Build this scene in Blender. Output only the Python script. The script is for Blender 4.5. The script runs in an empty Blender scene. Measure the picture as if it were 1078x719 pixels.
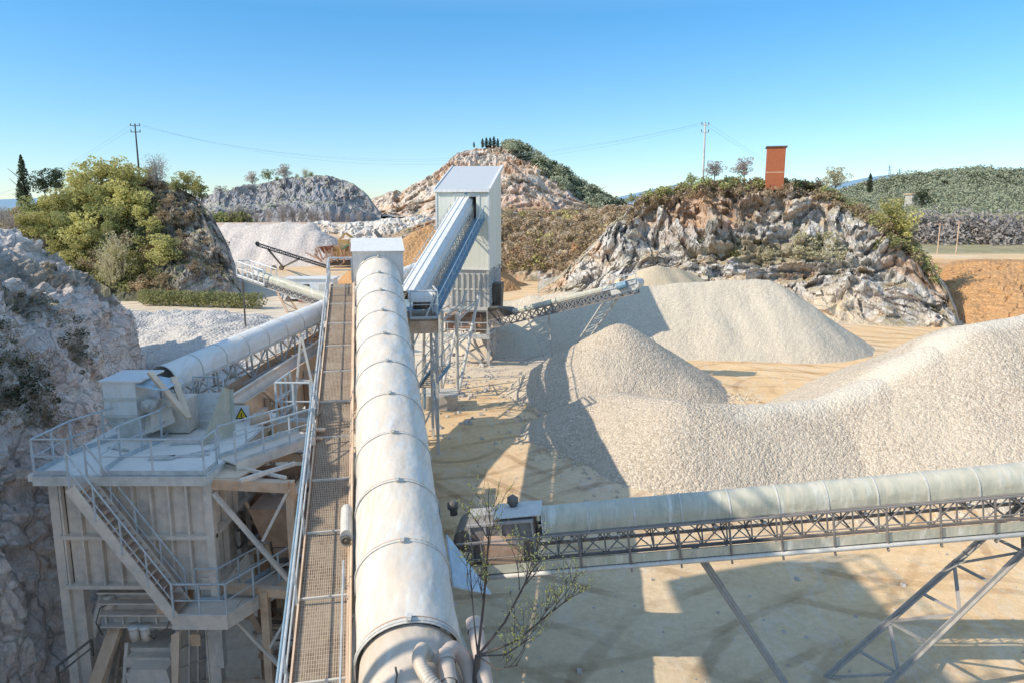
import bpy, math, random
from mathutils import Vector, Matrix, noise
from mathutils.bvhtree import BVHTree
import numpy as np
random.seed(7)
R = math.radians
SC = bpy.context.scene
COL = SC.collection
EYE = 12.0
FOC = 770.0
PITCH = R(10.1)
CP, SP = math.cos(PITCH), math.sin(PITCH)

# ------------------------------------------------------------------ geometry helpers
def ray(px, py):
    x = (px-539)/FOC; v = (359.5-py)/FOC
    return Vector((x, CP+SP*v, -SP+CP*v))
def W(px, py, D):
    d = ray(px, py); d = d*(D/d.y)
    return Vector((d.x, d.y, EYE+d.z))
def G(px, py, z=0.0):
    d = ray(px, py); t = (z-EYE)/d.z
    return Vector((d.x*t, d.y*t, z))

def tag(o, label=None, cat=None, group=None, kind=None):
    if label: o['label'] = label
    if cat: o['category'] = cat
    if group: o['group'] = group
    if kind: o['kind'] = kind
    return o
def empty(name, loc, label=None, cat=None, group=None, rz=0):
    o = bpy.data.objects.new(name, None); COL.objects.link(o)
    o.location = loc; o.rotation_euler = (0, 0, rz); o.empty_display_size = .3
    return tag(o, label, cat, group)
def wloc(o):
    v = Vector((0, 0, 0))
    while o is not None:
        v = v+Vector(o.location); o = o.parent
    return v
def mkobj(name, verts, faces, m, parent=None, smooth=False, local=False, cols=None):
    me = bpy.data.meshes.new(name)
    if parent is not None and not local:
        off = wloc(parent); verts = [(v[0]-off.x, v[1]-off.y, v[2]-off.z) for v in verts]
    me.from_pydata(verts, [], faces)
    if isinstance(m, (list, tuple)):
        for q in m: me.materials.append(q)
    elif m is not None: me.materials.append(m)
    if smooth: me.polygons.foreach_set('use_smooth', [True]*len(me.polygons))
    if cols is not None:
        a = me.color_attributes.new('tint', 'FLOAT_COLOR', 'POINT')
        a.data.foreach_set('color', np.asarray(cols, dtype=np.float32).ravel())
    me.update()
    o = bpy.data.objects.new(name, me); COL.objects.link(o)
    if parent is not None: o.parent = parent
    return o

class MB:
    def __init__(s): s.v = []; s.f = []
    def add(s, vs, fs):
        b = len(s.v); s.v += [tuple(q) for q in vs]; s.f += [tuple(i+b for i in f) for f in fs]
        return s
    def hexa(s, p):   # 8 points, bottom 4 ccw, top 4 ccw
        return s.add(p, [(3, 2, 1, 0), (4, 5, 6, 7), (0, 1, 5, 4), (1, 2, 6, 5), (2, 3, 7, 6), (3, 0, 4, 7)])
    def box(s, c, d, rz=0):
        c = Vector(c); a = Matrix.Rotation(rz, 3, 'Z'); h = Vector(d)/2
        p = [c+a@Vector((x*h.x, y*h.y, z*h.z)) for z in (-1, 1) for x, y in ((-1, -1), (1, -1), (1, 1), (-1, 1))]
        return s.hexa(p)
    def bar(s, p, q, w=.08, h=None, up=Vector((0, 0, 1))):
        h = w if h is None else h
        p = Vector(p); q = Vector(q); f = (q-p)
        if f.length < 1e-6: return s
        f.normalize()
        if abs(f.dot(up)) > .97: up = Vector((0, 1, 0)) if abs(f.y) < .9 else Vector((1, 0, 0))
        a = f.cross(up).normalized(); b = a.cross(f).normalized()
        a = a*w/2; b = b*h/2
        return s.hexa([p-a-b, p+a-b, p+a+b, p-a+b, q-a-b, q+a-b, q+a+b, q-a+b])
    def ang(s, p, q, w=.09, t=.012, up=Vector((0, 0, 1))):  # I/angle section: two crossed plates
        s.bar(p, q, w, t, up); s.bar(p, q, t, w*.98, up); return s
    def tube(s, pts, r=.03, n=8, cap=True):
        pts = [Vector(p) for p in pts]; k = len(pts); rings = []
        rr = r if isinstance(r, (list, tuple)) else [r]*k
        prev = None; b0 = len(s.v)
        for i in range(k):
            f = (pts[min(i+1, k-1)]-pts[max(i-1, 0)]).normalized()
            if prev is None:
                up = Vector((0, 0, 1)) if abs(f.z) < .9 else Vector((1, 0, 0))
                a = f.cross(up).normalized()
            else:
                a = (prev-f*prev.dot(f)).normalized()
            prev = a; b = f.cross(a)
            for j in range(n):
                t = 2*math.pi*j/n
                s.v.append(tuple(pts[i]+(a*math.cos(t)+b*math.sin(t))*rr[i]))
        for i in range(k-1):
            for j in range(n):
                j2 = (j+1) % n
                s.f.append((b0+i*n+j, b0+i*n+j2, b0+(i+1)*n+j2, b0+(i+1)*n+j))
        if cap:
            s.f.append(tuple(b0+j for j in range(n))[::-1]); s.f.append(tuple(b0+(k-1)*n+j for j in range(n)))
        return s
    def quad(s, a, b, c, d): return s.add([a, b, c, d], [(0, 1, 2, 3)])
    def plate(s, a, b, c, d, t=.02):
        a, b, c, d = map(Vector, (a, b, c, d)); n = (b-a).cross(d-a).normalized()*t
        return s.hexa([a-n, b-n, c-n, d-n, a, b, c, d])
    def ico(s, c, r, sub=1):
        t = (1+5**.5)/2
        vs = [Vector(v).normalized() for v in ((-1, t, 0), (1, t, 0), (-1, -t, 0), (1, -t, 0), (0, -1, t), (0, 1, t), (0, -1, -t), (0, 1, -t), (t, 0, -1), (t, 0, 1), (-t, 0, -1), (-t, 0, 1))]
        fs = [(0, 11, 5), (0, 5, 1), (0, 1, 7), (0, 7, 10), (0, 10, 11), (1, 5, 9), (5, 11, 4), (11, 10, 2), (10, 7, 6), (7, 1, 8), (3, 9, 4), (3, 4, 2), (3, 2, 6), (3, 6, 8), (3, 8, 9), (4, 9, 5), (2, 4, 11), (6, 2, 10), (8, 6, 7), (9, 8, 1)]
        rr = r if hasattr(r, '__len__') else (r, r, r)
        return s.add([Vector(c)+Vector((v.x*rr[0], v.y*rr[1], v.z*rr[2])) for v in vs], fs)
    def build(s, name, m, parent=None, smooth=False, kind=None):
        o = mkobj(name, s.v, s.f, m, parent, smooth)
        if kind: o['kind'] = kind
        return o

def copy_tree(o, parent=None):
    c = o.copy(); COL.objects.link(c)
    if parent is not None: c.parent = parent
    for ch in list(o.children): copy_tree(ch, c)
    return c

# ------------------------------------------------------------------ materials
class NT:
    def __init__(s, name, rough=.8, spec=.3, metal=0):
        s.m = bpy.data.materials.new(name); s.m.use_nodes = True; s.t = s.m.node_tree
        s.b = s.t.nodes['Principled BSDF']
        s.b.inputs['Roughness'].default_value = rough; s.b.inputs['Specular IOR Level'].default_value = spec
        s.b.inputs['Metallic'].default_value = metal
        s.geo = s.n('ShaderNodeNewGeometry'); s.tc = s.n('ShaderNodeTexCoord')
    def n(s, k): return s.t.nodes.new(k)
    def l(s, a, b): s.t.links.new(a, b)
    def pos(s, scale=(1, 1, 1), obj=False, rot=(0, 0, 0)):
        m = s.n('ShaderNodeMapping'); m.inputs['Scale'].default_value = scale; m.inputs['Rotation'].default_value = rot
        s.l(s.tc.outputs['Object'] if obj else s.geo.outputs['Position'], m.inputs['Vector']); return m.outputs[0]
    def noise(s, vec, scale, det=4, rough=.6, dist=0):
        n = s.n('ShaderNodeTexNoise'); n.inputs['Scale'].default_value = scale; n.inputs['Detail'].default_value = det
        n.inputs['Roughness'].default_value = rough; n.inputs['Distortion'].default_value = dist
        s.l(vec, n.inputs['Vector']); return n.outputs['Fac']
    def vor(s, vec, scale, feat='F1', out='Distance', rand=1):
        n = s.n('ShaderNodeTexVoronoi'); n.feature = feat; n.inputs['Scale'].default_value = scale; n.inputs['Randomness'].default_value = rand
        s.l(vec, n.inputs['Vector']); return n.outputs[out]
    def ramp(s, fac, stops, interp='LINEAR'):
        n = s.n('ShaderNodeValToRGB'); e = n.color_ramp.elements; n.color_ramp.interpolation = interp
        while len(e) < len(stops): e.new(.5)
        for i, (p, c) in enumerate(stops):
            e[i].position = p
            c = (c, c, c) if not hasattr(c, '__len__') else c
            e[i].color = (*c[:3], 1)
        s.l(fac, n.inputs[0]); return n.outputs[0]
    def mix(s, fac, a, b, mode='MIX'):
        n = s.n('ShaderNodeMix'); n.data_type = 'RGBA'; n.blend_type = mode
        for v, k in ((fac, 0), (a, 6), (b, 7)):
            if isinstance(v, (int, float)): n.inputs[k].default_value = v if k == 0 else (v, v, v, 1)
            elif isinstance(v, tuple): n.inputs[k].default_value = (*v, 1)
            else: s.l(v, n.inputs[k])
        return n.outputs[2]
    def math(s, op, a, b=None, c=None):
        n = s.n('ShaderNodeMath'); n.operation = op
        for i, v in enumerate((a, b, c)):
            if v is None: continue
            if isinstance(v, (int, float)): n.inputs[i].default_value = v
            else: s.l(v, n.inputs[i])
        return n.outputs[0]
    def sep(s, v):
        n = s.n('ShaderNodeSeparateXYZ'); s.l(v, n.inputs[0]); return n.outputs
    def bump(s, h, strength=.5, dist=.05, prev=None):
        n = s.n('ShaderNodeBump'); n.inputs['Strength'].default_value = strength; n.inputs['Distance'].default_value = dist
        s.l(h, n.inputs['Height'])
        if prev is not None: s.l(prev, n.inputs['Normal'])
        s.l(n.outputs[0], s.b.inputs['Normal']); return n.outputs[0]
    def col(s, c):
        if isinstance(c, tuple): s.b.inputs['Base Color'].default_value = (*c, 1)
        else: s.l(c, s.b.inputs['Base Color'])
        return s
    def rough(s, c): s.l(c, s.b.inputs['Roughness']); return s

def metal_mat(name, base, dust=(.50, .43, .34), amt=.5, rough=.6, scale=1.0, dark=.6, streak=True):
    n = NT(name, rough, .35)
    p = n.pos()
    a = n.noise(p, .9*scale, 6, .7)
    base2 = tuple(c*dark for c in base)
    c = n.mix(n.ramp(n.noise(p, 3.5*scale, 5, .7), [(.35, 0.0), (.7, 1.0)]), base, base2)
    if streak:
        st = n.noise(n.pos((5*scale, 5*scale, .5*scale)), 1, 4, .7)
        c = n.mix(n.ramp(st, [(.48, 0.0), (.75, .55)]), c, tuple(.5*d+.1 for d in dust))
    up = n.sep(n.geo.outputs['Normal'])[2]
    f = n.math('ADD', n.math('MULTIPLY', n.ramp(a, [(.35, 0.0), (.68, 1.0)]), amt), n.math('MULTIPLY', n.math('MAXIMUM', up, 0.0), amt*.6))
    f = n.math('MINIMUM', f, 1.0)
    c = n.mix(f, c, dust)
    n.col(c); n.bump(n.noise(p, 14*scale, 4, .7), .25, .01)
    return n.m

M = {}
M['galv'] = metal_mat('galvanised_steel', (.62, .61, .58), (.72, .65, .55), .45)
M['dusty'] = metal_mat('dusty_steel', (.62, .57, .52), (.84, .70, .56), .75)
M['tan'] = metal_mat('tan_dusty_steel', (.58, .36, .22), (.80, .60, .43), .75)
M['brown'] = metal_mat('brown_dusty_steel', (.36, .21, .13), (.62, .42, .30), .6)
M['blue'] = metal_mat('blue_painted_steel', (.13, .30, .44), (.42, .45, .46), .35)
M['darkm'] = metal_mat('dark_machinery', (.06, .055, .05), (.30, .25, .20), .4)
M['rail'] = metal_mat('handrail_steel', (.50, .56, .60), (.60, .56, .50), .35, streak=False)
M['creamp'] = metal_mat('dusty_pink_pipe', (.52, .42, .38), (.58, .47, .38), .7)
M['white'] = metal_mat('white_painted_metal', (.78, .78, .77), (.66, .60, .52), .3, dark=.9)
M['yellowm'] = metal_mat('yellow_machine_paint', (.62, .36, .06), (.50, .36, .24), .9)
M['redm'] = metal_mat('red_machine_paint', (.36, .08, .05), (.45, .30, .22), .9)
M['greenm'] = metal_mat('green_machine_paint', (.05, .28, .17), (.35, .33, .25), .4)
M['post'] = metal_mat('weathered_dark_steel', (.20, .18, .17), (.42, .36, .31), .35)
M['legm'] = metal_mat('weathered_leg_steel', (.36, .34, .32), (.55, .49, .42), .35)
M['deckm'] = metal_mat('dust_covered_deck', (.70, .67, .62), (.86, .79, .70), .9)
M['rubber'] = metal_mat('belt_rubber', (.05, .05, .05), (.45, .40, .34), .6)
M['bluesheet'] = metal_mat('pale_blue_sheet', (.50, .66, .76), (.62, .62, .60), .3)

def cover_mat(name, a, b, dust, seg=None):
    n = NT(name, .42, .5); p = n.pos()
    big = n.noise(n.pos((.55, .35, 1.1)), 1.3, 5, .65, .6)
    c = n.mix(n.ramp(big, [(.38, 0.0), (.62, 1.0)]), a, b)
    st = n.noise(n.pos((3.4, .45, .7)), 1.6, 7, .78, .5)
    c = n.mix(n.ramp(st, [(.42, 0.0), (.62, .85)]), c, dust)
    s2 = n.noise(n.pos((6, .5, 1.2)), 1.2, 5, .8, .2)
    c = n.mix(n.ramp(s2, [(.54, 0.0), (.68, .4)]), c, tuple(v*.6 for v in a))
    s3 = n.noise(n.pos((2.6, .3, .5)), 1.3, 4, .7, .2)
    c = n.mix(n.ramp(s3, [(.54, 0.0), (.72, .6)]), c, (.84, .81, .75))
    sp = n.noise(p, 26, 3, .8)
    c = n.mix(n.ramp(sp, [(.58, 0.0), (.74, .55)]), c, tuple(v*.62 for v in dust))
    up = n.sep(n.geo.outputs['Normal'])[2]
    tp_ = n.math('MULTIPLY', n.ramp(up, [(.55, 0.0), (.95, .75)]), n.ramp(n.noise(n.pos((1.2, .5, 1)), 1.7, 6, .75), [(.38, 0.0), (.60, 1.0)]))
    c = n.mix(tp_, c, tuple(min(.85, v*1.18) for v in dust))
    n.col(c); n.rough(n.ramp(st, [(.35, .33), (.7, .78)]))
    h = n.noise(n.pos((1, .7, 1)), 1.1, 3, .5)
    nb = n.bump(h, .5, .22); n.bump(n.noise(p, 30, 4, .7), .25, .01, nb)
    return n.m
M['cover'] = cover_mat('weathered_cover_sheet', (.64, .64, .62), (.76, .71, .62), (.64, .52, .40))
M['cover_green'] = cover_mat('grey_green_cover_sheet', (.38, .38, .30), (.45, .44, .35), (.54, .48, .37))
M['cover_blue'] = cover_mat('blue_grey_cover_sheet', (.66, .69, .70), (.74, .75, .74), (.68, .63, .56))
M['cap'] = cover_mat('tan_end_cap_sheet', (.60, .52, .42), (.64, .56, .46), (.55, .44, .34))

def grating(name):
    n = NT(name, .9, .1); p = n.pos(obj=True)
    br = n.n('ShaderNodeTexBrick'); br.inputs['Scale'].default_value = 1
    n.l(n.tc.outputs['UV'], br.inputs['Vector'])
    br.offset = 0; br.inputs['Brick Width'].default_value = .05; br.inputs['Row Height'].default_value = .11
    br.inputs['Mortar Size'].default_value = .009; br.inputs['Mortar Smooth'].default_value = .3
    br.inputs['Color1'].default_value = (.12, .085, .06, 1); br.inputs['Color2'].default_value = (.25, .185, .13, 1); br.inputs['Mortar'].default_value = (.52, .41, .31, 1)
    a = n.noise(n.pos(), .8, 5, .7)
    c = n.mix(n.ramp(a, [(.45, 0.0), (.75, .75)]), br.outputs['Color'], (.46, .38, .29))
    n.col(c); n.bump(br.outputs['Fac'], .7, .02); return n.m
M['grating'] = grating('bar_grating')

def cladding(name, base, dust, axis_w=.25, rust=False):
    n = NT(name, .55, .35); p = n.pos(obj=True)
    w = n.n('ShaderNodeTexWave'); w.wave_profile = 'SIN'; w.inputs['Scale'].default_value = 1/axis_w/ (2*math.pi)*6.28/6.28*3.14
    w.bands_direction = 'DIAGONAL'; n.l(n.pos((1, 1, 0), obj=True), w.inputs['Vector'])
    st = n.noise(n.pos((1.5, 1.5, .12)), 2, 5, .7)
    c = n.mix(n.ramp(st, [(.45, 0.0), (.75, .45)]), base, dust)
    if rust:
        z = n.sep(n.geo.outputs['Position'])[2]
        c = n.mix(n.math('MULTIPLY', n.ramp(n.noise(n.pos((.9, .9, .06)), 1.3, 4), [(.50, 0.0), (.62, 1.0)]), .35), c, (.62, .46, .24))
    n.col(c); n.bump(w.outputs['Fac'], .25, .012); return n.m
M['clad'] = cladding('cream_profiled_cladding', (.70, .69, .60), (.62, .58, .47), rust=True)
M['roofm'] = cladding('light_grey_roof_sheet', (.50, .51, .52), (.56, .55, .52))
M['ribclad'] = cladding('dusty_ribbed_hopper', (.52, .52, .50), (.58, .52, .44))
M['concrete'] = metal_mat('dusty_concrete', (.50, .46, .40), (.60, .54, .45), .7)

def rock_mat(name, cols, crack=1.0, s=1.0, wh_=.75, veg=None, vegc=(.10, .10, .045), steep=(.25, .75)):
    n = NT(name, .95, .15); p = n.pos()
    wv = n.n('ShaderNodeVectorMath'); wv.operation = 'ADD'
    nz = n.n('ShaderNodeTexNoise'); nz.inputs['Scale'].default_value = .35*s; nz.inputs['Detail'].default_value = 4
    n.l(p, nz.inputs['Vector']); sc = n.n('ShaderNodeVectorMath'); sc.operation = 'SCALE'; sc.inputs['Scale'].default_value = 2.6/s
    n.l(nz.outputs['Color'], sc.inputs[0]); n.l(p, wv.inputs[0]); n.l(sc.outputs[0], wv.inputs[1]); wp = wv.outputs[0]
    a = n.noise(wp, .22*s, 7, .68)
    c = n.ramp(a, cols)
    b = n.noise(wp, 1.3*s, 8, .75)
    c = n.mix(n.ramp(b, [(.34, .6), (.52, 0.0)]), c, tuple(v*.60 for v in cols[0][1]))
    wh = n.noise(n.pos((1, 1, .4), rot=(.5, .6, 0)), .8*s, 7, .75, .8)
    c = n.mix(n.ramp(wh, [(.50, 0.0), (.62, wh_)]), c, (.80, .74, .68))
    mp = n.n('ShaderNodeMapping'); mp.inputs['Scale'].default_value = (1, 1, .55); mp.inputs['Rotation'].default_value = (.3, .7, .2); n.l(wp, mp.inputs[0])
    cr = n.vor(mp.outputs[0], .55*s, 'DISTANCE_TO_EDGE'); cr2 = n.vor(mp.outputs[0], 2.1*s, 'DISTANCE_TO_EDGE')
    c = n.mix(n.ramp(cr, [(0, .7*crack), (.05, 0.0)]), c, (.12, .10, .09))
    c = n.mix(n.ramp(cr2, [(0, .35*crack), (.05, 0.0)]), c, (.16, .14, .125))
    if veg:
        up = n.sep(n.geo.outputs['True Normal'])[2]
        vf = n.math('MULTIPLY', n.ramp(up, [(steep[0], 0.0), (steep[1], 1.0)]), n.ramp(n.noise(p, .5*s, 6, .7), [(.42, 0.0), (.56, 1.0)]))
        c = n.mix(n.math('MULTIPLY', vf, veg), c, n.mix(n.noise(p, 3*s, 4, .7), vegc, tuple(v*2.3 for v in vegc)))
    at = n.n('ShaderNodeAttribute'); at.attribute_name = 'tint'
    n.l(at.outputs['Alpha'], n.b.inputs['Alpha']) if False else None
    c = n.mix(at.outputs['Alpha'], c, n.mix(.45, at.outputs['Color'], n.mix(1.0, at.outputs['Color'], n.ramp(b, [(.3, .45), (.7, 1.5)]), 'MULTIPLY')))
    n.col(c)
    nb = n.bump(n.noise(wp, 1.2*s, 9, .8), .8, .32/s); nb = n.bump(n.ramp(cr2, [(0, 0.0), (.12, 1.0)]), .5*crack, .12/s, nb)
    return n.m
M['rock_r'] = rock_mat('quarry_cliff_rock', [(.28, (.38, .38, .39)), (.42, (.60, .58, .57)), (.53, (.70, .65, .60)), (.62, (.68, .45, .28)), (.72, (.76, .72, .67))], veg=.75, vegc=(.20, .16, .08))
M['rock_l'] = rock_mat('grey_pink_rock', [(.28, (.62, .50, .44)), (.43, (.86, .71, .63)), (.55, (.90, .78, .70)), (.66, (.84, .60, .45)), (.78, (.90, .83, .77))], crack=.8, s=1.6, veg=.35, vegc=(.12, .12, .07), steep=(.6, .95))
M['rock_hill'] = rock_mat('overgrown_rock', [(.30, (.30, .25, .22)), (.45, (.44, .37, .32)), (.6, (.56, .48, .42)), (.75, (.60, .50, .40))], veg=.9, vegc=(.15, .15, .06), steep=(.35, .7))
M['rock_far'] = rock_mat('terraced_quarry_rock', [(.30, (.26, .27, .31)), (.46, (.40, .39, .41)), (.6, (.50, .45, .43)), (.75, (.54, .52, .51))], s=.45, wh_=.3, veg=.8, vegc=(.24, .23, .13), steep=(.5, .85))
M['rock_centre'] = rock_mat('pale_quarry_rock', [(.28, (.48, .42, .38)), (.42, (.68, .50, .40)), (.52, (.78, .67, .55)), (.60, (.74, .46, .28)), (.72, (.80, .74, .66))], s=.35, crack=.6, veg=.7, vegc=(.15, .13, .07), steep=(.55, .9))
M['whiterock'] = rock_mat('pale_terrace_stone', [(.30, (.55, .48, .42)), (.45, (.74, .66, .57)), (.6, (.80, .72, .63)), (.75, (.70, .54, .40))], s=.5, crack=.4)
M['bank'] = rock_mat('scrubby_red_bank', [(.30, (.34, .25, .17)), (.45, (.48, .34, .23)), (.56, (.56, .40, .27)), (.64, (.68, .33, .16)), (.78, (.62, .50, .36))], s=.8, crack=.2, veg=.6, vegc=(.13, .11, .05), steep=(.2, .6))

def gravel_mat(name, a, b, s, bump=1.0):
    n = NT(name, .95, .1); p = n.pos()
    v = n.n('ShaderNodeTexVoronoi'); v.inputs['Scale'].default_value = s; n.l(p, v.inputs['Vector'])
    g = n.sep(v.outputs['Color'])[0]
    c = n.mix(g, a, b)
    e = n.vor(p, s, 'DISTANCE_TO_EDGE')
    c = n.mix(n.ramp(e, [(0, .55), (.12, 0.0)]), c, tuple(q*.38 for q in a))
    big = n.noise(p, .25, 5, .6)
    c = n.mix(n.ramp(big, [(.4, 0.0), (.7, .45)]), c, tuple(q*.84 for q in b))
    at = n.n('ShaderNodeAttribute'); at.attribute_name = 'tint'
    c = n.mix(at.outputs['Alpha'], c, at.outputs['Color'])
    n.col(c)
    d = n.math('SUBTRACT', 1.0, v.outputs['Distance'])
    nb = n.bump(d, bump, .6/s); n.bump(n.noise(p, s*.35, 5, .7), .2, .5/s, nb)
    return n.m
M['gravel_near'] = gravel_mat('coarse_crushed_stone', (.48, .38, .28), (.74, .62, .48), 11, .9)
M['gravel_fine'] = gravel_mat('fine_pale_gravel', (.58, .48, .36), (.72, .62, .48), 9, .5)
M['gravel_grey'] = gravel_mat('grey_gravel', (.50, .46, .42), (.66, .60, .54), 4.5, .9)
M['sand'] = gravel_mat('yellow_sand_pile', (.60, .47, .31), (.66, .53, .37), 5, .3)
M['earth'] = gravel_mat('orange_earth', (.50, .27, .12), (.60, .35, .17), 2.2, .6)
M['whitepile'] = gravel_mat('pale_stone_heap', (.64, .55, .48), (.70, .61, .54), 1.6, .25)

def ground_mat():
    n = NT('sandy_yard', .95, .1); p = n.pos()
    at = n.n('ShaderNodeAttribute'); at.attribute_name = 'tint'
    base = at.outputs['Color']
    a = n.noise(p, .09, 6, .65, 1.0)
    c = n.mix(1.0, base, n.ramp(a, [(.3, .82), (.55, 1.0), (.75, 1.12)]), 'MULTIPLY')
    # tyre-track streaks: rings and lines stretched along the haul route
    tr = n.noise(n.pos((.4, .9, 1), rot=(0, 0, R(-35))), .9, 8, .74, 1.6)
    c = n.mix(n.ramp(tr, [(.50, 0.0), (.57, .45), (.64, 0.0)]), c, n.mix(1.0, base, (.80, .74, .68), 'MULTIPLY'))
    tr2 = n.noise(n.pos((.9, .4, 1), rot=(0, 0, R(-25))), .7, 8, .74, 1.8)
    c = n.mix(n.ramp(tr2, [(.52, 0.0), (.62, .4), (.70, 0.0)]), c, (.74, .66, .55))
    for cx, cy, sc in ((-3, 36, 1.15), (14, 12, .9), (20, 48, 1.0)):
        v = n.n('ShaderNodeVectorMath'); v.operation = 'SUBTRACT'; v.inputs[1].default_value = (cx, cy, 0); n.l(p, v.inputs[0])
        w_ = n.n('ShaderNodeTexWave'); w_.wave_type = 'RINGS'; w_.rings_direction = 'Z'; w_.inputs['Scale'].default_value = sc*.13; w_.inputs['Distortion'].default_value = 2.2; w_.inputs['Detail'].default_value = 5; w_.inputs['Detail Scale'].default_value = .8; w_.inputs['Detail Roughness'].default_value = .65
        n.l(v.outputs[0], w_.inputs['Vector'])
        mk = n.ramp(n.noise(v.outputs[0], .13, 3, .6), [(.44, 0.0), (.60, .62)])
        c = n.mix(n.math('MULTIPLY', mk, n.ramp(w_.outputs['Fac'], [(.03, 1.0), (.10, 0.0)])), c, n.mix(1.0, c, (.60, .54, .50), 'MULTIPLY'))
        c = n.mix(n.math('MULTIPLY', mk, n.ramp(w_.outputs['Fac'], [(.72, 0.0), (.86, .5)])), c, (.82, .63, .40))
    f = n.noise(p, 4, 6, .75)
    c = n.mix(1.0, c, n.ramp(f, [(.3, .86), (.6, 1.02), (.75, 1.1)]), 'MULTIPLY')
    n.col(c)
    nb = n.bump(tr, .2, .06); nb = n.bump(tr2, .2, .06, nb); n.bump(n.noise(p, 7, 6, .75), .7, .05, nb)
    return n.m
M['ground'] = ground_mat()

def leaf_mat(name, a, b, tr=.35):
    n = NT(name, .75, .2); p = n.pos(); oi = n.n('ShaderNodeObjectInfo')
    f = n.noise(p, 1.1, 3, .6)
    c = n.mix(n.ramp(f, [(.35, 0.0), (.65, 1.0)]), a, b)
    c = n.mix(1.0, c, n.ramp(oi.outputs['Random'], [(0, .78), (1, 1.25)]), 'MULTIPLY')
    n.col(c)
    t = n.n('ShaderNodeBsdfTranslucent'); n.l(c, t.inputs[0]); mx = n.n('ShaderNodeMixShader'); mx.inputs[0].default_value = tr
    o = n.t.nodes['Material Output']; n.l(n.b.outputs[0], mx.inputs[1]); n.l(t.outputs[0], mx.inputs[2]); n.l(mx.outputs[0], o.inputs[0])
    return n.m
M['leaf_olive'] = leaf_mat('olive_spring_leaves', (.44, .41, .14), (.66, .60, .25))
M['leaf_green'] = leaf_mat('fresh_green_leaves', (.26, .28, .10), (.46, .45, .20))
M['leaf_dark'] = leaf_mat('dark_evergreen_leaves', (.05, .07, .035), (.10, .12, .06), .2)
M['leaf_pale'] = leaf_mat('pale_budding_twigs', (.44, .40, .26), (.60, .54, .34))
M['leaf_grey'] = leaf_mat('grey_bare_twigs', (.38, .33, .30), (.52, .46, .41))
M['leaf_brown'] = leaf_mat('dry_brown_scrub', (.34, .25, .15), (.50, .39, .25))
M['leaf_hedge'] = leaf_mat('clipped_hedge_leaves', (.26, .27, .11), (.42, .40, .18))
M['leaf_far'] = leaf_mat('distant_wood_leaves', (.27, .29, .19), (.38, .38, .26), .2)
M['bud'] = leaf_mat('yellow_green_buds', (.72, .62, .12), (.82, .74, .25))
M['bark'] = metal_mat('grey_bark', (.16, .13, .11), (.26, .22, .19), .4)
M['bark_dark'] = metal_mat('dark_bark', (.07, .055, .05), (.16, .13, .11), .3)
# ------------------------------------------------------------------ terrain
def sstep(a, b, x):
    t = max(0, min(1, (x-a)/(b-a))); return t*t*(3-2*t)
def fbm(p, o=4): return noise.fractal(p, 1.0, 2.1, o, noise_basis='PERLIN_ORIGINAL')
SITES = []        # (bvh, name) of terrain for planting
def reg(o):
    me = o.data; off = wloc(o)
    SITES.append(BVHTree.FromPolygons([Vector(v.co)+off for v in me.vertices], [tuple(p.vertices) for p in me.polygons]))
    return o
def hit(px, py, maxd=1e5):
    d = ray(px, py).normalized(); best = None
    for b in SITES:
        r = b.ray_cast(Vector((0, 0, EYE)), d)
        if r[0] is not None and (best is None or r[3] < best[1]): best = (r[0], r[3])
    return best[0] if best else None
def drop(x, y, top=200):
    best = None
    for b in SITES:
        r = b.ray_cast(Vector((x, y, top)), Vector((0, 0, -1)))
        if r[0] is not None and (best is None or r[0].z > best.z): best = r[0]
    return best

def zground(x, y):
    z = .10*noise.noise(Vector((x*.15, y*.15, 0)))+.03*noise.noise(Vector((x*.9, y*.9, 3)))
    pit = sstep(-3.0, -6.5, x)*sstep(33, 26, y)
    z -= 5.0*pit
    # terrace behind the yard on the left and centre
    zt = 9.0*sstep(166, 186, y)*sstep(40, 10, x)
    zr = 5.0*sstep(90, 112, y)*sstep(46, 60, x)
    b = 11.0*sstep(152, 166, y)*sstep(-18, 5, x)
    return z+max(zt, zr, b)
def gtint(x, y):
    n1 = noise.noise(Vector((x*.08, y*.08, 5)))
    sand = Vector((.84, .56, .30)); pale = Vector((.75, .57, .40)); white = Vector((.74, .65, .53)); orange = Vector((.50, .26, .11)); pinkish = Vector((.60, .46, .36)); field = Vector((.30, .27, .14))
    c = sand.lerp(pale, max(0, min(1, .05+n1*1.2)))
    fore = sstep(9, 4, math.hypot((x-3)*.8, y-17)+2.5*n1)
    c = c.lerp(Vector((.74, .58, .38)), fore*.7)
    c = c.lerp(white, max(0, min(.8, sstep(13, 3, math.hypot((x+3)*.8, (y-60)*.9))+n1*.3)))
    c = c.lerp(white, .8*sstep(-4, -12, x)*sstep(160, 120, y))
    far = sstep(150, 190, y); c = c.lerp(pinkish, far)
    c = c.lerp(field, sstep(230, 300, y))
    if x > 44: c = c.lerp(orange, sstep(44, 52, x)*sstep(70, 80, y)*sstep(112, 106, y)); c = c.lerp(field, sstep(118, 126, y)*sstep(44, 60, x))
    return (*c, 1)
def axis(segs):
    out = [segs[0][0]]
    for a, b, st in segs:
        k = max(1, round((b-a)/st)); out += [a+(b-a)*(i+1)/k for i in range(k)]
    return out
xs = axis([(-3000, -600, 400), (-600, -120, 40), (-120, -40, 3), (-40, 40, .7), (40, 130, 3), (130, 700, 40), (700, 3000, 400)])
ys = axis([(-60, 8, 4), (8, 50, .6), (50, 120, 1.8), (120, 210, 4), (210, 600, 30), (600, 4000, 400)])
vs = []; cs = []
for y in ys:
    for x in xs:
        vs.append((x, y, zground(x, y))); cs.append(gtint(x, y))
nx_ = len(xs)
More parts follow.
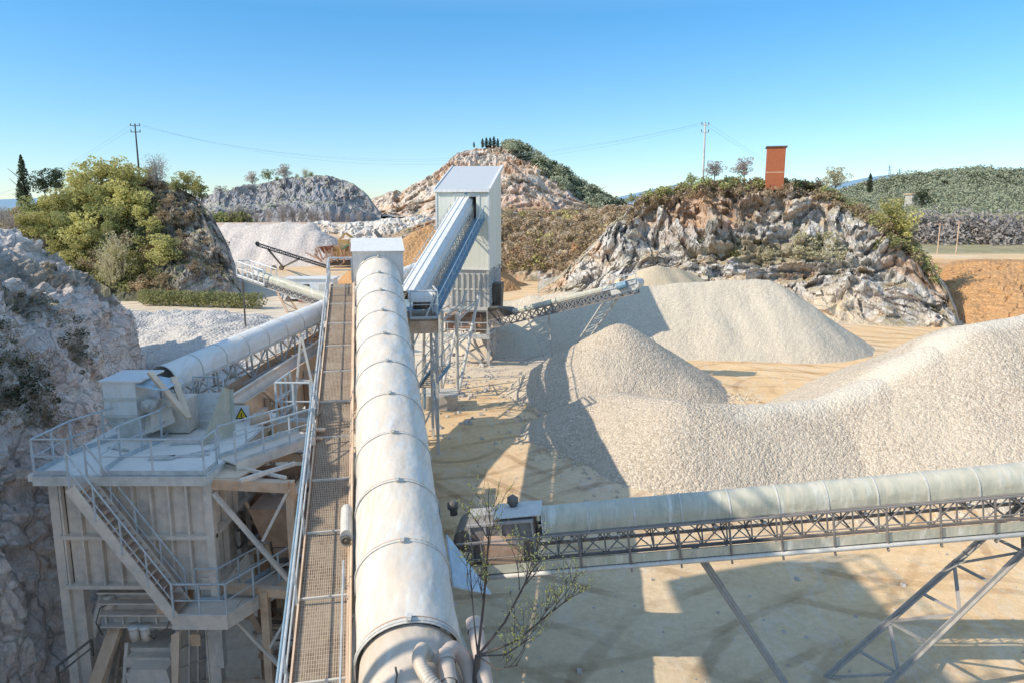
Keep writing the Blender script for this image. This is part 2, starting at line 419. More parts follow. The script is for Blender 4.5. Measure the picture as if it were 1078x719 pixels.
fs = [(j*nx_+i, j*nx_+i+1, (j+1)*nx_+i+1, (j+1)*nx_+i) for j in range(len(ys)-1) for i in range(nx_-1)]
ground = tag(mkobj('ground', vs, fs, M['ground'], smooth=True, cols=cs), kind='structure'); reg(ground)

def interp(cols, px):
    if px <= cols[0][0]: return cols[0][1:]
    for a, b in zip(cols, cols[1:]):
        if px <= b[0]:
            t = (px-a[0])/(b[0]-a[0]); return tuple(u+(v-u)*t for u, v in zip(a[1:], b[1:]))
    return cols[-1][1:]
def facet(q):
    d, pt = noise.voronoi(Vector((q.x+.35*q.z, q.y+.2*q.z, q.z*.6)))
    c = pt[0]; h = noise.cell_vector(c*5.7+Vector((.37, .11, .53)))
    return (h.x-.5)*1.1+(q-c).dot(Vector((h.y-.5, h.z-.5, h.x-.5)))*1.3
def crag(p, s=1.0, strata=Vector((.25, .1, .9))):
    q = p*s
    w = noise.noise_vector(q*.35)*1.2; q2 = q+w
    d, _ = noise.voronoi(Vector((q2.x*.55, q2.y*.55, q2.z*.38)))
    a = (d[1]-d[0])
    r = noise.fractal(q2*.25, 1.0, 2.0, 5, noise_basis='PERLIN_ORIGINAL')
    rd = 1-abs(noise.noise(q2*.9))*2
    st = q2.dot(strata)*1.1; st = abs((st % 1)-.5)
    return r*1.5+min(a, .6)*.5+rd*.25+st*.35-.6+facet(q2*.42)*.42+facet(q2*1.1+Vector((7, 3, 1)))*.20+facet(q2*2.9)*.08
def hill(name, cols, prof, back, nx, ny, amp, m, s=1.0, rock_lo=0, topsoft=.35, rough_top=.6, tint=None, seed=0, kind='structure'):
    """cols: (pixel column, skyline row, top distance, base distance, base height); prof: (run, rise) fractions from base to top"""
    p0, p1 = cols[0][0], cols[-1][0]
    vs = []; cs = []
    nb = max(4, ny//5)
    for i in range(nx):
        px = p0+(p1-p0)*i/(nx-1)
        yt, Dt, Db, zb = interp(cols, px)
        yt += rough_top*noise.noise(Vector((px*.06, seed, 0)))*4+rough_top*2*noise.noise(Vector((px*.25, seed, 4)))
        top = W(px, yt, Dt); base = W(px, 300, Db); base.z = zb
        if top.z < zb+.05: top.z = zb+.05
        outward = Vector((base.x-top.x, base.y-top.y, 0)); outward.normalize() if outward.length > 0 else None
        for j in range(ny+nb):
            if j < ny:
                v = j/(ny-1)*1.0
                run, rise = 0, 0
                for (a, b), (c, d) in zip(prof, prof[1:]):
                    if v*(len(prof)-1) <= prof.index((c, d)):
                        k = v*(len(prof)-1)-prof.index((a, b)); run = a+(c-a)*k; rise = b+(d-b)*k; break
                run = max(0, min(1, run+.05*noise.noise(Vector((px*.02, v*3, seed)))))
                p = Vector((base.x+(top.x-base.x)*run, base.y+(top.y-base.y)*run, zb+(top.z-zb)*rise))
                k = amp*(1-topsoft*v*v)*min(1, .25+v*5)
            else:
                v = (j-ny+1)/nb
                p = Vector((top.x*(1+v*back/Dt), top.y*(1+v*back/Dt), top.z-(top.z-zb)*(1.02*v**1.7)))
                k = amp*(1-topsoft)*.7
            dsp = crag(p+Vector((seed*13, 0, 0)), s)
            h = (top.z-zb); kk = min(1, h/4)
            q = p+outward*dsp*k*kk+Vector((0, 0, 1))*dsp*k*.35*kk*(1 if v < .95 or j >= ny else .3)
            vs.append(tuple(q)); cs.append(tint(q, v, px) if tint else (0, 0, 0, 0))
    n = ny+nb
    fs = [(i*n+j, (i+1)*n+j, (i+1)*n+j+1, i*n+j+1) for i in range(nx-1) for j in range(n-1)]
    o = mkobj(name, vs, fs, m, smooth=False, cols=cs)
    tag(o, kind='structure'); reg(o); return o

# far mountains, with bluish distance haze painted into their colour
def mountain(name, pts, D, zb, m):
    pts2 = []
    for a, b in zip(pts, pts[1:]):
        for k in range(8):
            t = k/8; pts2.append((a[0]+(b[0]-a[0])*t, a[1]+(b[1]-a[1])*t+.6*noise.noise(Vector((a[0]+k, 3, 1)))))
    pts2.append(pts[-1]); vs = []
    for px, py in pts2:
        t = W(px, py, D*1.2); b = W(px, 240, D); b.z = zb
        mid = (t+b)/2+Vector((0, 0, .1*(t.z-zb)))
        vs += [tuple(b), tuple(mid), tuple(t), (t.x*1.2, t.y*1.2, zb)]
    fs = [(4*i+j, 4*i+4+j, 4*i+5+j, 4*i+1+j) for i in range(len(pts2)-1) for j in range(3)]
    return tag(mkobj(name, vs, fs, m, smooth=True), kind='structure')
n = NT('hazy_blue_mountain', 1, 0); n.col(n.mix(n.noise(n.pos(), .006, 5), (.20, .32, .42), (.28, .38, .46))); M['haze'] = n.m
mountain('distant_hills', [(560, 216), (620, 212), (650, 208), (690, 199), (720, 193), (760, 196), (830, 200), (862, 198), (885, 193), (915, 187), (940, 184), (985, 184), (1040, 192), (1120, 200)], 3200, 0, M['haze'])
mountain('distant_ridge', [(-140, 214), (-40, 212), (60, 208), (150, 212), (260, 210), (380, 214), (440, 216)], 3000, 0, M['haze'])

# wooded hill on the right
def tw(q, v, px): return (0, 0, 0, 0)
n = NT('wooded_hillside', 1, 0); p = n.pos()
n.col(n.mix(n.ramp(n.noise(p, .06, 7, .8), [(.4, 0.0), (.6, 1.0)]), (.10, .11, .06), (.24, .20, .13))); n.bump(n.noise(p, .25, 6, .8), 1, 4); M['woodhill'] = n.m
hill('wooded_hill', [(835, 222, 430, 330, 4), (870, 206, 430, 300, 4), (905, 195, 430, 270, 4), (940, 187, 430, 250, 4), (985, 181, 430, 240, 4), (1030, 178, 430, 240, 4), (1078, 181, 430, 240, 4), (1180, 188, 430, 240, 4)],
     [(0, 0), (.3, .18), (.6, .5), (1, 1)], 150, 120, 40, 2.5, M['woodhill'], s=.12, seed=5)
# central quarry hill
def tc(q, v, px):
    g = sstep(560, 600, px+30*noise.noise(q*.03)-(1-v)*60)
    e = sstep(.55, .1, v)*.5*max(0, noise.noise(q*.02)*3)
    if g > .2: return (.12, .12, .055, min(1, g)*.85)
    return (.50, .27, .14, min(.8, e+max(0, noise.noise(q*.045+Vector((9, 0, 0)))*2-.55)))
hill('quarry_hill', [(378, 216, 330, 300, 10), (400, 206, 330, 280, 10), (425, 199, 335, 265, 10), (450, 186, 335, 255, 10), (468, 172, 340, 250, 10), (482, 161, 345, 250, 10), (500, 156, 350, 250, 10), (520, 153, 350, 250, 10), (540, 153, 350, 250, 10), (558, 159, 350, 250, 10), (580, 173, 350, 250, 10), (600, 186, 345, 255, 10), (625, 202, 340, 260, 10), (650, 213, 335, 275, 10), (680, 222, 330, 300, 10)],
     [(0, 0), (.28, .12), (.42, .36), (.55, .42), (.72, .85), (1, 1)], 160, 200, 80, 4.2, M['rock_centre'], s=.14, tint=tc, seed=2, rough_top=.8)
# terraced cut hill behind on the left
def tl(q, v, px):
    if v > .93: return (.30, .25, .15, .8)
    return (0, 0, 0, 0)
hill('terraced_hill', [(165, 222, 250, 215, 8), (190, 215, 250, 208, 8), (230, 203, 250, 200, 8), (262, 196, 250, 200, 8), (300, 190, 250, 200, 8), (335, 187, 250, 200, 8), (352, 187, 248, 200, 8), (372, 194, 246, 202, 8), (388, 206, 242, 206, 8), (402, 226, 235, 212, 8)],
     [(0, 0), (.04, .42), (.46, .46), (.52, .95), (1, 1)], 120, 200, 60, 1.0, M['rock_far'], s=.32, tint=tl, seed=9, rough_top=.5)
# scrubby bank in the middle
hill('scrub_bank', [(395, 252, 146, 138, 8), (430, 240, 146, 132, 0), (480, 224, 146, 128, 0), (520, 222, 146, 127, 0), (570, 223, 145, 126, 0), (620, 220, 145, 124, 0), (660, 215, 142, 122, 0), (700, 213, 140, 120, 0)],
     [(0, 0), (.15, .15), (.35, .5), (.7, .85), (1, 1)], 25, 140, 50, 1.1, M['bank'], s=.5, seed=3, rough_top=.5)
# white quarry wall left of the tower and the orange tip next to it
hill('stone_terrace_wall', [(250, 246, 186, 176, 2), (300, 240, 186, 176, 2), (330, 233, 186, 175, 2), (360, 236, 184, 174, 2), (400, 231, 182, 172, 1), (440, 228, 180, 170, 1), (480, 228, 180, 170, 1)],
     [(0, 0), (.15, .3), (.4, .75), (1, 1)], 20, 150, 30, 1.2, M['whiterock'] if 'whiterock' in M else M['rock_centre'], s=.5, seed=8, rough_top=.7)
# left hill
def tlh(q, v, px):
    g = sstep(200, 150, px+20*noise.noise(q*.2))
    return (.10, .10, .045, .75*g)
hill('overgrown_hill', [(-90, 228, 118, 100, 0), (-20, 228, 118, 100, 0), (40, 214, 118, 100, 0), (80, 202, 117, 99, 0), (120, 190, 116, 98, 0), (150, 187, 115, 97, 0), (175, 192, 114, 97, 0), (200, 204, 112, 96, 0), (222, 224, 110, 97, 0), (240, 258, 108, 98, 0), (250, 285, 106, 99, 0), (256, 300, 104, 100, 0)],
     [(0, 0), (.12, .3), (.35, .6), (.6, .85), (1, 1)], 30, 220, 70, 1.5, M['rock_hill'], s=.45, tint=tlh, seed=4)
# right cliff
def tr(q, v, px):
    n1 = noise.noise(q*.12+Vector((0, 0, 7)))
    if v < .30 and px > 640: return (.80, .63, .43, max(0, min(.85, .75+n1-v*1.6)))
    if v > .93: return (.30, .25, .12, .7)
    if .40 < v < .56: return (.38, .31, .18, max(0, min(.75, .4+n1*1.3)))
    o = noise.noise(q*.09+Vector((31, 0, 0)))
    return (.62, .36, .18, max(0, min(.55, (o-.15)*2.4)))
hill('rock_cliff', [(566, 309, 108, 106, 0), (585, 296, 108, 102, 0), (605, 275, 106, 98, 0), (630, 252, 104, 94, 0), (655, 226, 102, 90, 0), (675, 208, 101, 88, 0), (700, 199, 100, 86, 0), (735, 193, 99, 84, 0), (770, 192, 98, 82, 0), (810, 193, 97, 81, 0), (850, 194, 96, 80, 0), (872, 200, 94, 79, 0), (895, 212, 92, 78, 0), (918, 224, 90, 77, 0), (940, 240, 88, 76, 0), (960, 258, 86, 75, 0), (980, 280, 84, 74, 0), (996, 305, 81, 73, 0), (1006, 330, 78, 72, 0), (1012, 350, 75, 71, 0)],
     [(0, 0), (.10, .16), (.26, .36), (.48, .44), (.58, .74), (.74, .93), (1, 1)], 26, 420, 130, 2.3, M['rock_r'], s=.42, tint=tr, seed=1, rough_top=.9)
# orange earth embankment to the right
hill('earth_embankment', [(985, 292, 98, 92, 0), (1000, 280, 96, 84, 0), (1025, 276, 94, 78, 0), (1060, 276, 92, 74, 0), (1100, 276, 90, 70, 0), (1200, 276, 90, 68, 0)],
     [(0, 0), (.3, .35), (.7, .8), (1, 1)], 60, 110, 40, .55, M['earth'], s=.6, seed=6, rough_top=.25)
# near left rock face: control sections run along the face
def near_rock():
    # rows: from the far tip to the viewer; each is (x, y, z) from foot to crest
    secs = [
        [(-26.0, 51, -.5), (-26.2, 51, 2), (-26.5, 50.8, 4.2), (-27.2, 50.8, 5.5), (-29.5, 51, 5.9), (-36, 53, 4.5), (-48, 58, 0)],
        [(-23.5, 44.5, -.5), (-24.0, 44.3, 2.8), (-24.6, 44.3, 5.2), (-25.6, 44.6, 6.8), (-28.2, 46, 8.3), (-34, 50, 10.4), (-52, 56, 12)],
        [(-20.0, 37, -1), (-21.0, 36.6, 2.2), (-22.2, 36.4, 4.8), (-24, 36.8, 6.8), (-27, 38.4, 8.7), (-33, 42, 11), (-50, 47, 13)],
        [(-16.8, 31, -3), (-17.8, 30.6, 1.2), (-19.2, 30.3, 4.6), (-21.4, 30.6, 7.2), (-25, 32, 9.8), (-30, 34, 12), (-50, 40, 12)],
        [(-14.4, 26, -5), (-15.1, 25.6, .3), (-16.5, 25.2, 4.0), (-18.4, 25.2, 7.6), (-20.6, 26.5, 11.5), (-25, 28, 13.5), (-50, 34, 11)],
        [(-13.8, 21.5, -5), (-14.3, 21.2, 0), (-15.2, 20.8, 3.6), (-16.6, 20.6, 7), (-18.8, 21, 12), (-21, 21.5, 14.5), (-50, 26, 10)],
        [(-13.6, 16, -5), (-14.1, 15.8, 0), (-14.9, 15.4, 3.6), (-16.2, 15, 7), (-18.4, 15, 12), (-21, 15, 14.5), (-50, 16, 10)],
        [(-13.4, 9, -5), (-14.0, 9, .0), (-15.0, 8.7, 3.6), (-16.5, 8.4, 6.8), (-19, 8, 11.0), (-23, 6, 13), (-50, 6, 11)],
        [(-13, 0, -5), (-14, 0, 0), (-15, 0, 3), (-17, 0, 6.5), (-20, -2, 8), (-28, -6, 10), (-50, -8, 12)]]
    nx, ny = 230, 190
    def cr(a, b, c, d, t):
        return .5*((2*b)+(c-a)*t+(2*a-5*b+4*c-d)*t*t+(3*b-a-3*c+d)*t**3)
    S = np.array(secs, dtype=float)
    def samp(A, u):
        k = len(A)-1; i = min(int(u*k), k-1); t = u*k-i
        g = lambda j: A[max(0, min(k, j))]
        return cr(g(i-1), g(i), g(i+1), g(i+2), t)
    vs = []; cs = []
    for i in range(nx):
        row = samp(S, i/(nx-1))
        for j in range(ny):
            v = (j/(ny-1))**1.15
            vs.append(Vector(samp(row, v)))
    out = []
    for i in range(nx):
        for j in range(ny):
            p = vs[i*ny+j]
            a = vs[min(i+1, nx-1)*ny+j]-vs[max(i-1, 0)*ny+j]; b = vs[i*ny+min(j+1, ny-1)]-vs[i*ny+max(j-1, 0)]
            nn = b.cross(a); nn = nn.normalized() if nn.length > 1e-9 else Vector((1, 0, 0))
            if nn.x < 0 and nn.z < 0: nn = -nn
            d = crag(p, .8)*.5*(1-.5*sstep(.6, .8, (j/(ny-1))))+noise.fractal(p*1.6, 1, 2.1, 4, noise_basis='PERLIN_ORIGINAL')*.16
            q = p+nn*d
            out.append(tuple(q))
            v = j/(ny-1)
            g = noise.fractal(q*.16+Vector((5, 2, 1)), 1, 2, 4, noise_basis='PERLIN_ORIGINAL')+.9*sstep(.45, .66, v)-.12
            cs.append((.20, .185, .14, max(0, min(.7, (g-.42)*2.5))))
    fs = [(i*ny+j, i*ny+j+1, (i+1)*ny+j+1, (i+1)*ny+j) for i in range(nx-1) for j in range(ny-1)]
    o = mkobj('rock_slope', out, fs, M['rock_l'], cols=cs); tag(o, kind='structure'); reg(o); return o
rock_l = near_rock()

# ------------------------------------------------------------------ piles
def pile(name, ridge, slope, m, label, group=None, step=.3, lump=.25, zb=0.0, gully=.0, round_=.5, tint=None, stones=.0, groove=False, wob_=.16):
    pts = [Vector(r) for r in ridge]
    hm = max(p.z for p in pts)-zb; ext = hm/slope+1.5
    x0, x1 = min(p.x for p in pts)-ext, max(p.x for p in pts)+ext; y0, y1 = min(p.y for p in pts)-ext, max(p.y for p in pts)+ext
    nx, ny = int((x1-x0)/step)+1, int((y1-y0)/step)+1
    vs = []; cs = []
    for j in range(ny):
        for i in range(nx):
            x, y = x0+i*step, y0+j*step; best = -9
            wob = 1+wob_*noise.noise(Vector((x*.18, y*.18, 2)))
            for a, b in zip(pts, pts[1:]):
                ab = Vector((b.x-a.x, b.y-a.y)); L = max(ab.length_squared, 1e-6)
                t = max(0, min(1, ((x-a.x)*ab.x+(y-a.y)*ab.y)/L))
                h = a.z+(b.z-a.z)*t; d = math.hypot(x-a.x-ab.x*t, y-a.y-ab.y*t)
                d = math.sqrt(d*d+round_*round_)-round_
                best = max(best, h-d*slope*wob)
            h = best+lump*noise.noise(Vector((x*.5, y*.5, 1)))
            if groove: h += .13*math.sin(6.0*math.sqrt(max(0, (hm-best)))+x*.25)*sstep(16, 20, x)*sstep(.2, 1.0, best)*sstep(3.2, 1.5, hm-best)
            if gully: h += gully*noise.noise(Vector((x*.7, y*.12, 6)))*sstep(0, 2, best-zb)
            h += .12*lump*noise.noise(Vector((x*2.2, y*2.2, 1)))
            if stones: h += stones*(random.random()-.5)*2
            z = zground(x, y) if zb == 0 else zb
            if h < z-.1: h = z-.35
            vs.append((x+stones*(random.random()-.5), y+stones*(random.random()-.5), h)); cs.append(tint(x, y, h) if tint else (0, 0, 0, 0))
    keep = lambda k: vs[k][2] > zb-.3
    fs = []
    for j in range(ny-1):
        for i in range(nx-1):
            q = (j*nx+i, j*nx+i+1, (j+1)*nx+i+1, (j+1)*nx+i)
            if any(vs[k][2] > (zground(vs[k][0], vs[k][1]) if zb == 0 else zb)-.3 for k in q): fs.append(q)
    used = sorted({k for f in fs for k in f}); mp = {k: i for i, k in enumerate(used)}
    o = mkobj(name, [vs[k] for k in used], [tuple(mp[k] for k in f) for f in fs], m, smooth=not stones, cols=[cs[k] for k in used])
    tag(o, label, 'gravel pile', group); reg(o); return o
def t_big(x, y, h):
    r = noise.noise(Vector((x*.5, y*.5, 0)))
    d = abs(y-(35.4+(x-13)*.24)); s = sstep(1.7, .5, d+r*.6)*sstep(9, 13, x)
    return (.74, .65, .52, s*.7)
pile('gravel_pile', [(4.6, 38.8, 2.0), (6, 38.5, 2.35), (8.5, 34.9, 2.75), (12, 35.2, 2.45), (15.5, 35.8, 2.6), (19, 36.6, 3.6), (22, 37.4, 5.0), (24.8, 38.2, 6.3), (28, 38.6, 6.75), (40, 40, 7.0)], .62, M['gravel_near'], 'largest and nearest pile of coarse crushed stone, behind the right covered conveyor', 'heaps of crushed stone', step=.13, lump=.14, wob_=.05, stones=.022, round_=1.0, tint=t_big, groove=True)
pile('gravel_pile', [(7.3, 49, 4.45), (7.5, 49.05, 4.45)], .64, M['gravel_near'], 'pointed cone of crushed stone at the foot of the slanted lattice leg', 'heaps of crushed stone', step=.14, lump=.2, stones=.022, round_=.5)
pile('gravel_pile', [(-4, 70, 3.0), (2, 69, 4.0), (9, 67.5, 5.0), (16, 67, 5.55), (23.3, 66.4, 5.9)], .66, M['gravel_fine'], 'long ridge of fine pale gravel in front of the rock cliff, half in shadow', 'heaps of crushed stone', step=.25, lump=.18, gully=.12, wob_=.05, round_=.3, stones=.02)
pile('sand_pile', [(15.5, 80, 6.2), (17, 81, 6.1), (20, 83, 5.2)], .72, M['sand'], 'smooth yellow sand heap leaning against the foot of the rock cliff', None, step=.45, lump=.4, gully=.3)
pile('gravel_pile', [(-36, 66, 1.0), (-30, 64, 2.0), (-22, 56, 3.0), (-20, 54.5, 3.1), (-13, 47, 1.4), (-9, 45, .8)], .34, M['gravel_grey'], 'low broad spread of grey gravel between left rock face and silver conveyor', 'heaps of crushed stone', step=.3, lump=.5, stones=.03, round_=1.5)
pile('gravel_pile', [(-44, 80, .9), (-34, 77, 1.3), (-27, 70, 1.6)], .2, M['gravel_grey'], 'wide flat gravel heap just in front of the clipped hedge', 'heaps of crushed stone', step=.4, lump=.6, stones=.03, round_=2)
pile('gravel_pile', [(-17, 42, 1.0), (-13.5, 37, 1.3)], .35, M['gravel_grey'], 'low grey gravel heap directly under the silver conveyor', 'heaps of crushed stone', step=.3, lump=.3, stones=.03)
pile('gravel_pile', [(-70, 176, 9.0), (-49, 174, 9.3), (-48, 174, 9.2)], .70, M['whitepile'], 'large pale flat-topped heap far behind the small black stacker', 'heaps of crushed stone', step=1.2, lump=.8, gully=1.0)
pile('earth_pile', [(-15, 117, 9.0), (-13.2, 118, 9.6)], .66, M['earth'], 'heap of bright orange earth just left of the tall cladding tower', None, step=.8, lump=.7)
pile('gravel_pile', [(-3.2, 66, 1.7), (-1.5, 64.5, 2.4), (0, 64, 2.2)], .6, M['gravel_fine'], 'small white gravel heap just right of the tower legs', 'heaps of crushed stone', step=.25, lump=.2)
pile('earth_mound', [(24, 14.5, 1.0), (16, 14.0, 1.3), (13.5, 13.6, 1.2)], .45, M['sand'], 'smooth pale earth mound between the lattice conveyor legs at the lower right', None, step=.25, lump=.25)

def stones(name, label, m, n, fn, r0, r1, seed):
    random.seed(seed); b = MB()
    for _ in range(n):
        p = fn(); z = zground(p[0], p[1]); r = random.uniform(r0, r1)*(1 if random.random() < .85 else 2)
        vs = []
        for x, y, z_ in ((-1, -1, 0), (1, -1, 0), (1, 1, 0), (-1, 1, 0), (-.6, -.5, 1), (.6, -.6, 1.1), (.5, .6, .9), (-.5, .6, 1)):
            vs.append((p[0]+r*(x+random.uniform(-.3, .3)), p[1]+r*(y+random.uniform(-.3, .3)), z+r*(z_+random.uniform(-.2, .2))))
        b.hexa([Vector(v) for v in vs])
    tag(mkobj(name, b.v, b.f, m, cols=[(0, 0, 0, 0)]*len(b.v)), label, 'stones', kind='stuff')
def near_edge():
    k = random.random()
    if k < .45: a = random.uniform(-2.9, -.2); c = (7.4, 49); r = 7.0+abs(random.gauss(0, .9))
    elif k < .75: return (random.uniform(3, 26), 28.5+random.gauss(0, 1.0)-.02*random.random())
    else: a = random.uniform(2.0, 4.4); c = (7, 38); r = 5.0+abs(random.gauss(0, 1.0))
    return (c[0]+r*math.cos(a), c[1]+r*math.sin(a))
stones('scattered_stones', 'loose stones spilled around the feet of the gravel heaps', M['gravel_fine'], 1500, near_edge, .03, .09, 31)
stones('scattered_stones', 'small stones and rubble strewn over the yard floor', M['gravel_grey'], 450, lambda: (random.uniform(-3, 20), random.uniform(17, 60)), .015, .05, 32)
stones('scattered_stones', 'rubble lying around the tower legs and concrete block', M['gravel_grey'], 260, lambda: (-3.5+random.gauss(0, 2.2), 50+random.gauss(0, 6)), .04, .12, 33)
# ------------------------------------------------------------------ conveyors
def A(px, py, a): return Vector((0, 0, EYE))+ray(px, py)*a
class Frame:
    def __init__(s, p, q):
        s.p = Vector(p); s.q = Vector(q); s.f = (s.q-s.p); s.L = s.f.length; s.f.normalize()
        s.s = s.f.cross(Vector((0, 0, 1))).normalized(); s.u = s.s.cross(s.f)
    def __call__(s, t, a=0, u=0): return s.p+s.f*t+s.s*a+s.u*u
def dome(F, t0, t1, r, drop=.25, n=18, k=6, dent=0, flare=.012, flat=None):
    mb = MB(); prof = []
    if flat:
        prof = flat
    else:
        prof = [(-r, -drop)]+[(-r*math.cos(math.pi*i/n), r*math.sin(math.pi*i/n)) for i in range(n+1)]+[(r, -drop)]
    rows = []
    for j in range(k+1):
        t = t0+(t1-t0)*j/k; e = 1+flare*(1 if j in (0, k) else 0)
        row = []
        for i, (a, u) in enumerate(prof):
            p = F(t, a*e, u*e)
            if dent and 0 < i < len(prof)-1:
                nv = noise.noise(Vector((t*.75, a*1.5, u*1.5)))+.5*noise.noise(Vector((t*2.1, a*3, 7)))
                p = p+(F.s*a+F.u*max(u, 0)).normalized()*nv*dent*(1 if 0 < j < k else .35)
            row.append(p)
        rows.append(row)
    m = len(prof)
    vs = [p for r_ in rows for p in r_]
    fs = [(j*m+i, j*m+i+1, (j+1)*m+i+1, (j+1)*m+i) for j in range(k) for i in range(m-1)]
    mb.add(vs, fs); return mb
def hoop(F, t, r, drop, w=.06, n=20, th=.02):
    mb = MB()
    for t_ in (t-w/2,):
        o = []; 
        for rr in (r, r+th):
            for tt in (t_, t_+w):
                o.append([F(tt, -rr, -drop)]+[F(tt, -rr*math.cos(math.pi*i/n), rr*math.sin(math.pi*i/n)) for i in range(n+1)]+[F(tt, rr, -drop)])
        m = n+3; vs = [p for c in o for p in c]
        fs = []
        for i in range(m-1):
            fs += [(2*m+i, 2*m+i+1, 3*m+i+1, 3*m+i), (i, i+1, 2*m+i+1, 2*m+i), (m+i, m+i+1, 3*m+i+1, 3*m+i)]
        mb.add(vs, fs)
    return mb
def truss(F, t0, t1, half, u0, u1, step, w=.08, cross=True, d=.05):
    mb = MB(); k = max(1, round((t1-t0)/step)); st = (t1-t0)/k
    for a in (-half, half):
        for u in (u0, u1): mb.bar(F(t0, a, u), F(t1, a, u), w)
        for i in range(k+1):
            t = t0+i*st
            mb.bar(F(t, a, u0), F(t, a, u1), d)
            if i < k:
                if i % 2 == 0 or cross: mb.bar(F(t, a, u0), F(t+st, a, u1), d*.8)
                if i % 2 == 1 or cross: mb.bar(F(t, a*1.001+.004, u1), F(t+st, a*1.001+.004, u0), d*.8)
    for i in range(k+1):
        t = t0+i*st; mb.bar(F(t, -half, u0), F(t, half, u0), d)
    return mb
def idlers(F, t0, t1, w, u, step, m, parent):
    t = t0
    while t < t1:
        MB().tube([F(t, -w, u+.08), F(t, -w*.4, u-.04), F(t, w*.4, u-.04), F(t, w, u+.08)], .05, 6).build('idler_roller', m, parent); t += step
def rail(pts, h=1.0, step=1.2, r=.022, mid=True, up=Vector((0, 0, 1)), r2=None, toe=True):
    mb = MB(); pts = [Vector(p) for p in pts]
    for a, b in zip(pts, pts[1:]):
        L = (b-a).length; k = max(1, round(L/step))
        mb.tube([a+up*h, b+up*h], r*1.15, 6)
        if mid: mb.tube([a+up*h*.52, b+up*h*.52], r*.8, 6)
        if toe: mb.bar(a+up*.07, b+up*.07, .012, .13)
        for i in range(0 if a is pts[0] else 1, k+1):
            p = a+(b-a)*i/k; mb.bar(p, p+up*h, r*1.9, r*1.9)
    return mb
def grate(name, a, b, c, d, m, parent, t=.03):
    """a->b runs along, a->d across"""
    a, b, c, d = map(Vector, (a, b, c, d)); off = wloc(parent)
    n = (b-a).cross(d-a).normalized()
    if n.z < 0: n = -n
    vs = [p for p in (a, b, c, d)]+[p-n*t for p in (a, b, c, d)]
    fs = [(0, 1, 2, 3), (7, 6, 5, 4), (0, 4, 5, 1), (1, 5, 6, 2), (2, 6, 7, 3), (3, 7, 4, 0)]
    o = mkobj(name, vs, fs, m, parent)
    uv = o.data.uv_layers.new(name='UVMap'); L = (b-a).length; Wd = (d-a).length
    co = {0: (0, 0), 1: (0, L), 2: (Wd, L), 3: (Wd, 0)}
    for p in o.data.polygons:
        for li in p.loop_indices:
            uv.data[li].uv = co[o.data.loops[li].vertex_index % 4]
    return o
def lattice(p0, p1, q0, q1, k, w=.1, d=.05):
    """two chords p0->p1 and q0->q1 joined by zigzag braces"""
    mb = MB(); p0, p1, q0, q1 = map(Vector, (p0, p1, q0, q1))
    mb.ang(p0, p1, w, .02); mb.ang(q0, q1, w, .02)
    for i in range(k):
        a, b = p0.lerp(p1, i/k), q0.lerp(q1, i/k); c, e = p0.lerp(p1, (i+1)/k), q0.lerp(q1, (i+1)/k)
        mb.bar(a, b, d, d*.6); mb.bar(*((a, e) if i % 2 else (b, c)), d, d*.6)
    mb.bar(p1, q1, d); return mb
def base_loc(p): return (p.x, p.y, zground(p.x, p.y))

# ---- main covered conveyor with its walkway
q1 = A(424, 605, 17.2); q2 = A(398.5, 292, 36.8)
F0 = Frame(q1, q2); off = -4.6
F = Frame(F0(off), F0(F0.L+.3)); FM = F
RM = 1.08
mc = empty('belt_conveyor', base_loc(F(F.L*.5)), 'big covered conveyor with wide rounded silver hood and brown grating walkway, running up the middle', 'conveyor')
t = 2.05; seg = 2.42; i = 0
while t < F.L-.4:
    t2 = min(t+seg, F.L-.1)
    c = dome(F, t, t2-.02, RM, .35, 26, 12, .035).build('cover', M['cover'], mc, True)
    bmb = hoop(F, t, RM+.016, .35, .07, 24, .025)
    bb = bmb.build('cover_band', M['galv'], c)
    hoop(F, t+.075, RM+.010, .35, .035, 24, .012).build('seam', M['brown'], c)
    MB().box(F(t, 0, RM+.07), (.10, .14, .10)).bar(F(t-.1, 0, RM+.08), F(t+.12, 0, RM+.08), .05).build('band_clasp', M['galv'], bb)
    t += seg; i += 1
# near end: tan cap, hoses
cb = dome(F, -1.8, 2.03, RM*.93, .35, 26, 10, .03, .0)
cb.build('end_cap', M['cap'], mc, True)
hoop(F, 2.0, RM+.005, .35, .07, 26, .02).build('cover_band', M['galv'], mc)
def flex(pts, r, k=90, rib=.12):
    P = [Vector(p) for p in pts]; out = []
    for i in range(k+1):
        u = i/k*(len(P)-1); j = min(int(u), len(P)-2); tt = u-j
        g = lambda q: P[max(0, min(len(P)-1, q))]
        a, b, c, d = g(j-1), g(j), g(j+1), g(j+2)
        out.append(.5*((2*b)+(c-a)*tt+(2*a-5*b+4*c-d)*tt*tt+(3*b-a-3*c+d)*tt**3))
    mb = MB(); mb.tube(out, [r*(1+rib*math.sin(i*2.1)) for i in range(k+1)], 14); return mb
flex([F(1.2, .30, RM-.12), F(1.15, .18, RM+.14), F(.75, .10, RM+.26), F(.35, .25, RM+.22), F(.2, .5, RM+.05), F(.5, .62, RM+.02)], .12, 110, .1).build('flexible_hose', M['cap'], mc, True)
MB().tube([F(.42, .60, RM+.0), F(1.15, .62, RM-.02)], .155, 16, False).tube([F(.42, .60, RM), F(.5, .60, RM)], .165, 16, False).tube([F(.9, .62, RM-.01), F(.98, .62, RM-.01)], .17, 16, False).build('pipe_collar', M['creamp'], mc, True)
flex([F(1.1, .62, RM-.05), F(1.35, .8, RM-.15), F(1.2, 1.05, RM-.45), F(.6, 1.12, RM-.8), F(-.6, 1.15, RM-1.0)], .15, 60, .0).build('dust_pipe', M['creamp'], mc, True)
